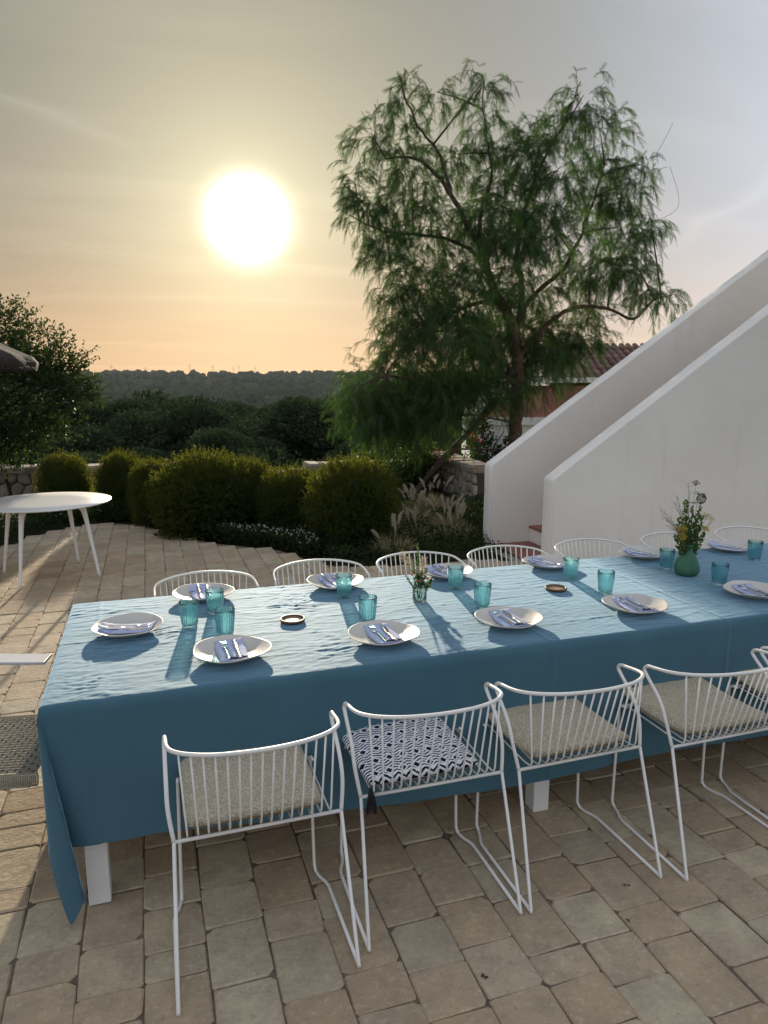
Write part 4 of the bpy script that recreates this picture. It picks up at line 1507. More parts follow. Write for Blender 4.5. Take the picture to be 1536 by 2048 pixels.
def thin_stems(A, B, r):
    """three-sided straight twigs from A to B"""
    n = len(A)
    D = unit(B - A)
    ref = np.where(np.abs(D[:, 2:3]) < 0.9, np.array([[0, 0, 1.0]]), np.array([[1.0, 0, 0]]))
    S = unit(np.cross(D, ref))
    U = np.cross(S, D)
    V = np.empty((n, 6, 3))
    for k in range(3):
        a = 2 * np.pi * k / 3
        o = (S * np.cos(a) + U * np.sin(a)) * r
        V[:, k] = A + o
        V[:, 3 + k] = B + o * 0.6
    b = np.arange(n)[:, None] * 6
    q = []
    for k in range(3):
        k2 = (k + 1) % 3
        q += [[k, k2, 3 + k2], [k, 3 + k2, 3 + k]]
    T = (b[:, :, None] + np.array(q)[None]).reshape(-1, 3)
    return V.reshape(-1, 3), T


def pinnate(P, D, L, g, pairs=12, sweep=0.45):
    """drooping feathery leaves: each a curved rachis with narrow leaflets on both sides"""
    n = len(P)
    D = unit(D)
    S = unit(np.cross(D, rand_dirs(n, g)))
    L = L[:, None]
    down = np.array([[0, 0, -1.0]])
    sag = g.uniform(0.1, 0.4, (n, 1))
    Vs, Ts = [], []
    for j in range(pairs):
        t = (j + 1.0) / (pairs + 0.5)
        B = P + D * L * t + down * L * sag * t * t
        dd = unit(D + down * 2 * sag * t)
        ll = L * 0.27 * (np.sin(0.5 + t * 2.3) ** 0.7)
        for s in (-1, 1):
            ld = unit(dd * sweep + S * s * 0.9 + down * 0.25 + 0.12 * g.normal(size=(n, 3)))
            w = dd * L * 0.021
            V = np.stack([B - w, B + w, B + ld * ll], 1)
            Vs.append(V)
    V = np.concatenate(Vs, 1).reshape(-1, 3)
    m = pairs * 2
    T = np.arange(n * m * 3).reshape(-1, 3)
    sv, stt = thin_stems(P, P + D * L * 0.9 + down * L * sag * 0.81, 0.0022)
    return merge([(V, T), (sv, stt)])


def tree_root(name, loc, label, group=None):
    r = empty(name, loc)
    tag(r, label, 'tree', group)
    return r


# ------------------------------------------------------------------ weeping pepper tree
g = np.random.default_rng(21)
LIMBS = {
    'trunk': [(5.84, 10.72, -0.08), (5.86, 10.70, 0.62), (5.86, 10.70, 0.85), (5.88, 10.69, 1.59), (5.85, 10.71, 2.22), (5.73, 10.75, 2.79), (5.56, 10.80, 3.11)],
    'a': [(5.56, 10.80, 3.11), (5.34, 10.83, 3.57), (5.19, 10.83, 3.93), (4.97, 10.86, 4.27), (4.73, 10.89, 4.64), (4.38, 10.97, 5.06), (4.06, 11.03, 5.20), (3.70, 11.10, 5.17)],
    'b': [(4.73, 10.89, 4.64), (4.65, 11.02, 5.06), (4.51, 10.98, 5.30), (4.25, 10.98, 5.57), (3.99, 10.98, 5.95), (3.86, 10.95, 6.30)],
    'c': [(5.19, 10.83, 3.93), (5.26, 10.95, 4.46), (5.43, 10.95, 4.99), (5.35, 11.03, 5.66), (5.30, 11.10, 6.54)],
    'd': [(5.78, 10.72, 2.58), (5.92, 10.73, 3.06), (5.86, 10.79, 3.74), (5.88, 10.83, 4.24), (6.08, 10.81, 4.81), (6.29, 10.79, 5.33), (6.52, 10.75, 5.77), (6.83, 10.70, 6.48)],
    'e': [(5.82, 10.71, 2.55), (5.99, 10.62, 3.09), (6.44, 10.43, 3.53), (6.67, 10.31, 4.00), (6.85, 10.21, 4.65), (6.96, 10.13, 5.10)],
    'f': [(5.85, 10.71, 2.15), (6.31, 10.55, 2.73), (6.74, 10.41, 2.99), (7.23, 10.25, 2.97), (7.65, 10.11, 2.81), (7.96, 10.01, 3.11), (8.23, 9.92, 3.18)],
    'g': [(5.56, 10.80, 3.11), (5.05, 10.84, 3.01), (4.54, 10.87, 2.77), (4.04, 10.91, 2.37), (3.63, 10.91, 1.90)],
    'h': [(5.70, 10.76, 2.79), (5.27, 10.98, 3.74), (4.84, 11.21, 4.07), (4.40, 11.44, 4.16), (3.81, 11.72, 4.25), (3.36, 11.95, 4.50)],
}
CL = [(3.55, 11.0, 1.15, 0.30, 0.34, 1.2), (4.0, 10.95, 1.05, 0.36, 0.32, 1.2), (4.45, 10.6, 1.15, 0.34, 0.32, 1.1), (3.3, 11.2, 1.45, 0.24, 0.36, 1.0), (5.0, 10.4, 1.5, 0.36, 0.34, 1.1), (4.08, 11.40, 6.02, 0.22, 0.62, 0.8), (4.65, 11.40, 6.15, 0.18, 0.36, 0.7), (4.84, 10.12, 5.79, 0.20, 0.47, 0.8), (6.45, 10.02, 5.72, 0.26, 0.56, 0.9), (6.55, 11.00, 5.70, 0.46, 0.40, 0.8), (7.16, 10.57, 5.47, 0.35, 0.43, 0.8), (3.61, 11.59, 5.42, 0.29, 0.51, 0.7), (3.32, 11.46, 4.61, 0.20, 0.50, 0.8), (3.54, 11.55, 4.36, 0.34, 0.47, 1.0), (4.05, 11.42, 5.19, 0.41, 0.55, 0.8), (4.23, 11.34, 4.66, 0.47, 0.51, 1.0), (3.72, 11.06, 3.75, 0.35, 0.45, 1.0), (3.99, 11.24, 3.17, 0.30, 0.50, 1.0), (4.41, 11.02, 4.08, 0.46, 0.46, 0.9), (5.55, 11.28, 5.67, 0.39, 0.39, 0.9), (5.21, 11.80, 5.36, 0.50, 0.41, 0.9), (5.96, 11.68, 4.95, 0.50, 0.50, 1.1), (5.19, 11.01, 4.13, 0.47, 0.43, 1.1), (5.87, 10.59, 5.13, 0.46, 0.46, 1.1), (6.22, 10.19, 4.77, 0.45, 0.53, 1.2), (5.83, 9.85, 3.95, 0.51, 0.43, 1.2), (5.30, 9.84, 3.64, 0.47, 0.35, 1.2), (6.97, 10.29, 4.63, 0.38, 0.55, 1.0), (7.30, 10.04, 4.60, 0.33, 0.50, 1.0), (7.59, 10.03, 4.99, 0.18, 0.30, 0.6), (7.57, 10.56, 4.11, 0.42, 0.39, 1.0), (7.58, 10.16, 3.58, 0.30, 0.38, 0.9), (6.98, 10.41, 3.51, 0.47, 0.34, 1.0), (7.68, 9.90, 3.08, 0.28, 0.22, 0.8), (7.95, 9.75, 3.04, 0.20, 0.23, 1.0), (4.53, 10.86, 3.31, 0.58, 0.41, 1.2), (4.95, 10.26, 3.03, 0.60, 0.40, 1.2), (6.03, 10.66, 3.19, 0.47, 0.34, 1.2), (7.14, 11.05, 2.94, 0.49, 0.22, 0.7), (4.33, 11.44, 2.73, 0.43, 0.47, 1.2), (4.59, 10.58, 2.36, 0.65, 0.44, 1.4), (5.98, 11.55, 2.35, 0.72, 0.50, 1.5), (6.53, 11.04, 2.34, 0.49, 0.44, 1.4), (7.06, 10.65, 2.49, 0.35, 0.26, 0.7), (3.47, 11.78, 1.53, 0.22, 0.39, 1.0), (3.78, 11.64, 1.28, 0.31, 0.39, 1.1), (4.30, 11.58, 1.57, 0.48, 0.48, 1.3), (4.57, 10.89, 1.54, 0.41, 0.46, 1.3), (5.41, 11.75, 1.74, 0.45, 0.41, 1.3), (6.06, 11.68, 1.79, 0.50, 0.26, 1.2), (5.99, 10.02, 1.78, 0.28, 0.19, 1.0), (6.90, 10.76, 2.16, 0.26, 0.26, 0.8), (4.01, 11.55, 2.16, 0.34, 0.39, 1.1), (7.26, 10.19, 3.41, 0.34, 0.34, 0.9), (5.64, 10.84, 4.28, 0.42, 0.51, 1.0), (7.82, 10.05, 4.11, 0.15, 0.34, 0.5)]
TB = Vector((5.85, 10.7, -0.08))
pt = tree_root('pepper_tree', TB, 'tall weeping pepper tree with feathery drooping foliage beyond the stairway')
RAD = {'trunk': (0.135, 0.085), 'a': (0.07, 0.014), 'b': (0.032, 0.008), 'c': (0.04, 0.008), 'd': (0.06, 0.008), 'e': (0.05, 0.010), 'f': (0.045, 0.008), 'g': (0.04, 0.010), 'h': (0.04, 0.008)}
limbpts = []
for k, pts in LIMBS.items():
    pp = smooth_path([Vector(p) - TB for p in pts], 5)
    jit = random.Random(k)
    pp = [p + Vector((jit.gauss(0, 0.012), jit.gauss(0, 0.012), 0)) for p in pp]
    r0, r1 = RAD[k]
    n = len(pp)
    rads = [(r0 + (r1 - r0) * i / (n - 1)) * (1 + 0.08 * jit.uniform(-1, 1)) for i in range(n)]
    MB().tube(pp, rads, 10 if k == 'trunk' else 7).build('trunk' if k == 'trunk' else 'limb', M_BARK, pt)
    limbpts += [np.array(p) for p in pp[n // 4:]]
lean = smooth_path([Vector(p) - TB for p in [(4.0, 10.66, -0.12), (4.21, 10.72, 0.17), (4.71, 10.77, 0.65), (5.25, 10.80, 1.17), (5.64, 10.77, 1.66), (5.84, 10.71, 2.05)]], 6)
MB().tube(lean, [0.055 + 0.012 * math.sin(i * 0.7) for i in range(len(lean))], 8).build('leaning_stem', M_BARK, pt)
limbpts = np.array(limbpts)
twA, twB, fP, fD = [], [], [], []
tbn = np.array(TB)
for (cx, cy, cz, ru, rv, den) in CL:
    c = np.array([cx, cy, cz]) - tbn
    # branchlet from the nearest limb
    base = limbpts[np.argmin(np.linalg.norm(limbpts - c, axis=1) + 0.4 * np.maximum(0, limbpts[:, 2] - c[2]))]
    mid = (base + c) / 2 + np.array([0, 0, 0.12])
    b = [base + (mid - base) * u * 2 if u < 0.5 else mid + (c + np.array([0, 0, rv * 0.5]) - mid) * (u - 0.5) * 2 for u in np.linspace(0, 1, 6)]
    MB().tube([tuple(q) for q in b], [0.018 - 0.0022 * i for i in range(6)], 5).build('branch', M_BARK, pt)
    ns = int((84 if cz < 3.0 else 64 if cz < 4.4 else 46) * den * (ru * rv) / 0.2) + 7
    for s in range(ns):
        o = g.normal(size=3)
        o = o / np.linalg.norm(o) * g.random() ** 0.45
        p = c + o * np.array([ru * 0.95, ru * 1.2, rv * 0.85]) + np.array([0, 0, rv * 0.22])
        d = o * np.array([1, 1, 0.5]) + np.array([0, 0, 0.35 + 0.3 * g.normal()]) + 0.3 * g.normal(size=3)
        d = d / np.linalg.norm(d)
        ln = g.uniform(0.18, 0.55) * (1.25 if cz < 2.4 else 1.0 if cz < 3.4 else 0.75)
        seg = 6
        for q in range(seg):
            p2 = p + d * ln / seg
            twA.append(p)
            twB.append(p2)
            for rep in range(2 if q else 1):
                fP.append(p + (p2 - p) * g.random())
                side = g.normal(size=3)
                fD.append(d * 0.75 + side * 0.55 + np.array([0, 0, -0.45]))
            d = d + np.array([0, 0, -0.33])
            d = d / np.linalg.norm(d)
            p = p2
        fP.append(p)
        fD.append(d)
# bare whip-like shoots that stand out of the crown
for (a, b, c) in (((7.3, 10.1, 4.9), (7.75, 10.0, 5.25), (8.0, 9.9, 5.75)), ((7.5, 10.0, 4.2), (8.15, 9.85, 4.5), (7.95, 9.85, 5.1)), ((7.4, 10.1, 4.4), (7.9, 10.0, 4.3), (8.2, 9.9, 4.05))):
    pts = smooth_path([Vector(a) - TB, Vector(b) - TB, Vector(c) - TB], 8)
    for q in range(len(pts) - 1):
        twA.append(np.array(pts[q]))
        twB.append(np.array(pts[q + 1]))
twA, twB, fP, fD = map(np.array, (twA, twB, fP, fD))
V, T = pinnate(fP, fD, g.uniform(0.11, 0.21, len(fP)), g, 10)
obj('crown', fast_mesh('pepper_crown', V, T, M_PEPPER), None, pt)
V, T = thin_stems(twA, twB, 0.0042)
obj('twigs', fast_mesh('pepper_twigs', V, T, M_BARK), None, pt)

# ------------------------------------------------------------------ rounded shrubs along the terrace


def shrub_mesh(seed, rx, ry, h, n_leaf=20000, sprigs=420, leaf=0.020):
    g = np.random.default_rng(seed)
    dirs = rand_dirs(n_leaf, g)
    dirs[:, 2] = np.where(dirs[:, 2] < -0.55, -dirs[:, 2], dirs[:, 2])
    lump = 1 + 0.10 * np.sin(dirs[:, 0] * 5 + seed) * np.cos(dirs[:, 1] * 4 + seed) + 0.07 * np.sin(dirs[:, 2] * 9 + dirs[:, 0] * 7 + seed * 2) + 0.05 * g.normal(size=n_leaf)
    rad = (g.random(n_leaf) ** 0.28) * lump
    sc = np.array([rx, ry, h * 0.52])
    P = dirs * rad[:, None] * sc + np.array([0, 0, h * 0.47])
    D = dirs * np.array([1, 1, 0.8]) + np.array([0, 0, 0.8]) + 0.5 * g.normal(size=(n_leaf, 3))
    parts = [leaves(P, D, g.uniform(0.7, 1.3, n_leaf) * leaf * 1.25, leaf * 0.34, g)]
    n2 = 9000                                    # twiggy dense inside
    d2 = rand_dirs(n2, g)
    P2 = d2 * (g.random(n2) ** 0.4 * 0.88)[:, None] * np.array([rx, ry, h * 0.5]) + np.array([0, 0, h * 0.45])
    parts.append(leaves(P2, g.normal(size=(n2, 3)), 0.06, 0.018, g))
    n3 = 4000                                    # skirt down to the soil
    a3 = g.uniform(0, 6.283, n3)
    r3 = g.random(n3) ** 0.5 * 0.9
    P3 = np.stack([np.cos(a3) * r3 * rx, np.sin(a3) * r3 * ry, g.uniform(0, 0.35 * h, n3)], 1)
    parts.append(leaves(P3, g.normal(size=(n3, 3)) + np.array([0, 0, 0.5]), 0.05, 0.014, g))
    sd = rand_dirs(sprigs, g)
    sd[:, 2] = np.abs(sd[:, 2]) ** 0.6
    sd = unit(sd)
    base = sd * np.array([rx, ry, h * 0.52]) * 0.93 + np.array([0, 0, h * 0.47])
    up = unit(sd * 0.55 + np.array([[0, 0, 0.9]]) + 0.25 * g.normal(size=(sprigs, 3)))
    ln = g.uniform(0.05, 0.19, (sprigs, 1))
    parts.append(thin_stems(base, base + up * ln, 0.0018))
    for q in range(12):
        t = (q + 0.5) / 12
        pp = base + up * ln * t
        parts.append(leaves(pp, up + 0.8 * g.normal(size=(sprigs, 3)), leaf * (1.25 - 0.4 * t), leaf * 0.32, g))
    return fast_mesh('shrub_foliage', *merge(parts), M_MYRTLE)


def stems_mesh(seed, n, r, h):
    rr = random.Random(seed)
    mb = MB()
    for k in range(n):
        a = rr.uniform(0, 6.283)
        e = Vector((math.cos(a) * r * rr.uniform(0.3, 0.9), math.sin(a) * r * rr.uniform(0.3, 0.9), h * rr.uniform(0.6, 0.9)))
        mb.tube([(0.05 * math.cos(a), 0.05 * math.sin(a), -0.1), tuple(e * 0.5 + Vector((0, 0, 0.05))), tuple(e)], [0.014, 0.009, 0.004], 5)
    return mb.mesh('stems')


SHR = [shrub_mesh(s, 0.50, 0.48, 0.98) for s in (1, 2, 3)]
STM = stems_mesh(3, 14, 0.5, 0.95)
SH = [(2.10, 7.40, 1.08, 1.0, 0.99, 0, 'round clipped shrub with yellow green tips beside the pale grass plumes'),
      (1.60, 8.35, 0.92, 0.9, 0.80, 1, 'smaller round clipped shrub between two larger ones on the terrace edge'),
      (0.60, 8.75, 1.42, 1.1, 0.98, 2, 'broadest clipped shrub, bulging over the stepped paving edge'),
      (1.20, 9.05, 0.72, 0.7, 0.84, 0, 'half hidden clipped shrub joined to the broadest shrub'),
      (0.0, 9.40, 0.60, 0.6, 0.84, 1, 'narrow clipped shrub beside the broadest shrub'),
      (-0.38, 10.15, 0.70, 0.66, 0.88, 2, 'upright clipped shrub near the low stone wall'),
      (-1.12, 10.45, 0.86, 0.74, 0.86, 1, 'clipped shrub behind the round white table, before the stone wall')]
for i, (x, y, sx, sy, sz, k, lab) in enumerate(SH):
    r = empty('clipped_shrub', (x, y, -0.03), i * 1.9)
    tag(r, lab, 'shrub', 'clipped shrubs along the terrace')
    f = obj('foliage', SHR[k], None, r)
    f.scale = (sx, sy, sz)
    s = obj('stems', STM, M_BARKDARK, r)
    s.scale = (sx, sy, sz)

# grey-green young bushes beyond the wall
OLB = None


def tree_crown(seed, rx, ry, h, n, leaf, mat, clumps=26, name='crown', z0=0.35, dens=0.6):
    """crown of leaf sprays gathered in uneven clumps"""
    g = np.random.default_rng(seed)
    cd = rand_dirs(clumps, g)
    cd[:, 2] = cd[:, 2] * 0.9 + 0.1
    cr = g.uniform(0.45, 1.0, clumps) ** 0.7
    C = cd * cr[:, None] * np.array([rx, ry, h * (1 - z0) / 2]) * 0.82 + np.array([0, 0, h * (1 + z0) / 2])
    rs = g.uniform(0.26, 0.44, clumps) * (rx + ry) / 2
    idx = g.integers(0, clumps, n)
    o = rand_dirs(n, g) * (g.random(n) ** 0.25)[:, None] * rs[idx][:, None]
    P = C[idx] + o * np.array([1, 1, 0.8])
    D = unit(o) + np.array([0, 0, 0.35]) + 0.6 * g.normal(size=(n, 3))
    return fast_mesh(name, *leaves(P, D, g.uniform(0.7, 1.35, n) * leaf, leaf * 0.3, g), mat)


def limb_mesh(seed, rx, h, r0):
    rr = random.Random(seed)
    mb = MB()
    fork = Vector((rr.uniform(-0.1, 0.1) * rx, rr.uniform(-0.1, 0.1) * rx, h * 0.33))
    mb.tube([(0, 0, -0.5), tuple(fork * 0.5 + Vector((0.03 * h, 0, 0))), tuple(fork)], [r0 * 1.25, r0, r0 * 0.85], 8)
    for k in range(6):
        a = k * 1.05 + rr.uniform(-0.3, 0.3)
        e = Vector((math.cos(a) * rx * rr.uniform(0.4, 0.75), math.sin(a) * rx * rr.uniform(0.4, 0.75), h * rr.uniform(0.6, 0.9)))
        mb.tube([tuple(fork), tuple((fork + e) / 2 + Vector((0, 0, 0.06 * h))), tuple(e)], [r0 * 0.55, r0 * 0.35, r0 * 0.1], 6)
    return mb.mesh('trunk')


# wooded slope: trees one can tell apart
OC = [tree_crown(100 + s, 2.9, 2.7, 6.0, 15000, 0.19, M_OLIVE, 19, 'crown', 0.30) for s in range(4)]
OL = [limb_mesh(s, 2.6, 6.0, 0.20) for s in range(4)]
WOOD = [(-3.6, 31.0, 0.0, 1.05), (-1.4, 35.0, 1.0, 1.15), (0.95, 37.0, 1.65, 1.35), (2.75, 33.5, 0.85, 1.05), (3.45, 28.0, 0.0, 0.8), (6.6, 30.5, 1.2, 1.1), (8.3, 32.0, 1.45, 1.25), (9.9, 29.5, 0.9, 1.05), (-6.4, 33.0, 0.5, 1.1), (12.2, 31.0, 1.0, 1.15), (15.0, 33.0, 0.6, 1.15), (0.6, 27.5, -0.7, 0.8), (-1.6, 27.0, -0.7, 0.8), (8.0, 25.5, -0.3, 0.85),
        (4.9, 46.0, -0.9, 1.0), (9.0, 60.2, -0.2, 1.1), (12.4, 69.6, 0.2, 1.25), (7.3, 74.6, 0.0, 1.2), (-1.5, 58.4, 0.55, 1.2), (2.3, 66.1, -0.6, 1.1), (-5.0, 47.0, 0.5, 1.2), (17.5, 38.0, 0.6, 1.2), (-9.0, 40.0, 0.8, 1.2), (20.5, 44.0, 0.8, 1.3), (16.0, 60.0, 0.3, 1.3), (22.0, 62.0, 0.8, 1.3), (-6.0, 68.0, 0.2, 1.3),
        (4.5, 92.0, -1.6, 1.3), (13.0, 98.0, -1.0, 1.4), (20.0, 95.0, -0.6, 1.4), (-3.0, 96.0, -0.8, 1.4), (28.0, 92.0, 0.2, 1.4), (-13.0, 52.0, 1.0, 1.3), (26.0, 50.0, 1.0, 1.3), (-10.0, 90.0, 0.0, 1.4), (9.5, 88.0, -1.4, 1.3), (16.5, 82.0, -0.9, 1.3)]
WL = ['tall dark wild olive tree on the slope below the garden wall', 'broad round wild olive tree on the slope below the garden wall']
for i, (x, y, ztop, s) in enumerate(WOOD):
    dist = math.hypot(x, y)
    zg = float(terrain(np.array([x]), np.array([y]))[0])
    k = (ztop - zg) / 6.0 / 0.98
    lab = 'tallest and broadest wild olive in the near wood below the garden wall' if i == 2 else 'broad rounded wild olive below the wall beside the drooping pepper fronds' if i == 6 else 'dark wild olive tree standing in the near wood below the garden wall' if dist < 50 else 'distant wild olive tree in the valley wood beyond the near trees'
    r = tree_root('wild_olive_tree', (x, y, zg), lab, 'wild olives in the near wood' if dist < 50 else 'wild olives in the valley wood')
    r.rotation_euler = (0, 0, i * 2.3)
    c = obj('crown', OC[i % 4], None, r)
    c.scale = (s * 0.95, s * 0.95, k)
    t_ = obj('trunk', OL[i % 4], M_BARKDARK, r)
    t_.scale = (s, s, k)

# undergrowth on the slope just below the wall
ug = np.random.default_rng(77)
nb = 420
an = ug.uniform(R(-38), R(62), nb)
dd_ = ug.uniform(14.5, 40, nb)
bx, by = dd_ * np.sin(an), dd_ * np.cos(an)
keep = ~((bx > 6.4) & (by < 26))
bx, by = bx[keep], by[keep]
bz = terrain(bx, by)
per = 170
idx = np.repeat(np.arange(len(bx)), per)
br = ug.uniform(0.4, 1.0, len(bx))
o = rand_dirs(len(idx), ug)
o[:, 2] = np.abs(o[:, 2])
P = np.stack([bx[idx], by[idx], bz[idx]], 1) + o * (ug.random(len(idx)) ** 0.35 * br[idx])[:, None] * np.array([1, 1, 0.9])
V, T = leaves(P, o + np.array([0, 0, 0.5]) + 0.5 * ug.normal(size=o.shape), 0.10, 0.028, ug)
tag(obj('undergrowth', fast_mesh('undergrowth', V, T, M_OLIVE)), 'low dark scrub covering the slope below the garden wall', 'scrub', kind='stuff')

# far wood: canopy domes over valley and ridge, too many to count
fgn = np.random.default_rng(5)
t5 = (1 + 5 ** 0.5) / 2
ico = unit(np.array([(-1, t5, 0), (1, t5, 0), (-1, -t5, 0), (1, -t5, 0), (0, -1, t5), (0, 1, t5), (0, -1, -t5), (0, 1, -t5), (t5, 0, -1), (t5, 0, 1), (-t5, 0, -1), (-t5, 0, 1)], float))
icf = np.array([(0, 11, 5), (0, 5, 1), (0, 1, 7), (0, 7, 10), (0, 10, 11), (1, 5, 9), (5, 11, 4), (11, 10, 2), (10, 7, 6), (7, 1, 8), (3, 9, 4), (3, 4, 2), (3, 2, 6), (3, 6, 8), (3, 8, 9), (4, 9, 5), (2, 4, 11), (6, 2, 10), (8, 6, 7), (9, 8, 1)])


def subdiv(V, F):
    V = V.tolist()
    cache = {}

    def mid(a, b):
        k = (min(a, b), max(a, b))
        if k not in cache:
            p = np.array(V[a]) + np.array(V[b])
            V.append((p / np.linalg.norm(p)).tolist())
            cache[k] = len(V) - 1
        return cache[k]
    out = []
    for a, b, c in F:
        ab, bc, ca = mid(a, b), mid(b, c), mid(c, a)
        out += [(a, ab, ca), (b, bc, ab), (c, ca, bc), (ab, bc, ca)]
    return np.array(V), np.array(out)


dv, df = subdiv(ico, icf)
nfar = 5600
fa = fgn.uniform(R(-26), R(62), nfar)
fd = 105 * (1450 / 105) ** (fgn.random(nfar) ** 0.85)
fx, fy = fd * np.sin(fa), fd * np.cos(fa)
fz = terrain(fx, fy)
fr_ = fgn.uniform(2.2, 4.2, nfar) * (1 + fd / 1500)
lum = 1 + 0.28 * fgn.normal(size=(nfar, len(dv))).clip(-1.2, 1.2)
V = dv[None] * lum[:, :, None] * fr_[:, None, None] * np.array([1.1, 1.1, 0.85]) + np.stack([fx, fy, fz + fr_ * 0.55 + 0.5], 1)[:, None]
T = df[None] + (np.arange(nfar) * len(dv))[:, None, None]
tag(obj('far_wood', fast_mesh('far_wood', V.reshape(-1, 3), T.reshape(-1, 3), M_FARWOOD, True)), 'dense dark wood covering the valley and the long ridge', 'wood', kind='stuff')
# leafy skin for the nearer part of the far wood
sel = np.where(fd < 420)[0]
idx = np.repeat(sel, 85)
o = rand_dirs(len(idx), fgn)
P = np.stack([fx[idx], fy[idx], fz[idx] + fr_[idx] * 0.55 + 0.5], 1) + o * (fr_[idx] * fgn.uniform(0.85, 1.2, len(idx)))[:, None] * np.array([1.1, 1.1, 0.85])
V, T = leaves(P, o + np.array([0, 0, 0.4]) + 0.6 * fgn.normal(size=o.shape), 0.85, 0.30, fgn)
tag(obj('valley_canopy', fast_mesh('valley_canopy', V, T, M_OLIVE)), 'leafy treetops of the wood in the valley below the ridge', 'wood', kind='stuff')

# ------------------------------------------------------------------ tree with oval leaves by the parasol
g = np.random.default_rng(8)
LT = [(-1.87, 11.68, 2.52, 0.30, 0.30), (-1.55, 11.57, 2.24, 0.37, 0.33), (-1.23, 11.47, 2.03, 0.33, 0.26), (-1.99, 11.72, 1.96, 0.52, 0.44), (-1.53, 11.57, 1.67, 0.52, 0.37), (-1.12, 11.43, 1.60, 0.37, 0.22), (-0.92, 11.36, 1.53, 0.22, 0.15), (-1.85, 11.67, 1.16, 0.44, 0.37), (-2.03, 11.73, 0.80, 0.37, 0.30), (-1.44, 11.54, 1.09, 0.22, 0.22), (-1.03, 11.40, 1.89, 0.18, 0.15),
      (-2.6, 11.8, 2.6, 0.55, 0.5), (-2.7, 11.9, 1.8, 0.6, 0.55), (-2.5, 11.7, 1.1, 0.5, 0.4), (-3.2, 11.9, 2.2, 0.6, 0.6)]
B0 = Vector((-2.45, 11.75, -0.1))
lt = tree_root('oval_leaf_tree', B0, 'leafy tree with small oval leaves rising behind the thatched parasol')
MB().tube(smooth_path([(0, 0, 0), (0.05, 0, 0.7), (-0.05, 0.02, 1.4), (0.1, 0, 2.2)], 4), [0.11 - 0.005 * i for i in range(13)], 8).build('trunk', M_BARKDARK, lt)
A_, B_, LP, LD = [], [], [], []
b0 = np.array(B0)
for (cx, cy, cz, ru, rv) in LT:
    c = np.array([cx, cy, cz]) - b0
    st_ = np.array([0, 0, max(0.5, c[2] * 0.6)])
    MB().tube([tuple(st_), tuple((st_ + c) / 2 + np.array([0, 0, 0.05])), tuple(c)], [0.035, 0.02, 0.008], 6).build('limb', M_BARKDARK, lt)
    for s in range(int((120 if cz > 1.9 else 170) * (ru * rv) / 0.12) + 12):
        o = g.normal(size=3)
        o = o / np.linalg.norm(o) * g.random() ** 0.4
        p = c + o * np.array([ru, ru * 1.1, rv])
        d = o + np.array([0.1, -0.05, 0.55]) + 0.4 * g.normal(size=3)
        d /= np.linalg.norm(d)
        ln = g.uniform(0.15, 0.38)
        A_.append(p)
        B_.append(p + d * ln)
        for q in range(9):
            LP.append(p + d * ln * (q + 1) / 9)
            LD.append(d * 0.7 + 0.8 * g.normal(size=3))
A_, B_, LP, LD = map(np.array, (A_, B_, LP, LD))
V, T = leaves(LP, LD, g.uniform(0.045, 0.080, len(LP)), 0.015, g, 0.35)
obj('crown', fast_mesh('oval_crown', V, T, M_CAROB), None, lt)
obj('twigs', fast_mesh('oval_twigs', *thin_stems(A_, B_, 0.003), M_BARKDARK), None, lt)

# ------------------------------------------------------------------ dry stone walls


def clip_poly(poly, a, b, c):
    """keep the part of the polygon where a*x+b*y<=c"""
    out = []
    for i in range(len(poly)):
        p, q = poly[i], poly[(i + 1) % len(poly)]
        dp, dq = a * p[0] + b * p[1] - c, a * q[0] + b * q[1] - c
        if dp <= 0:
            out.append(p)
        if dp * dq < 0:
            t = dp / (dp - dq)
            out.append((p[0] + (q[0] - p[0]) * t, p[1] + (q[1] - p[1]) * t))
    return out


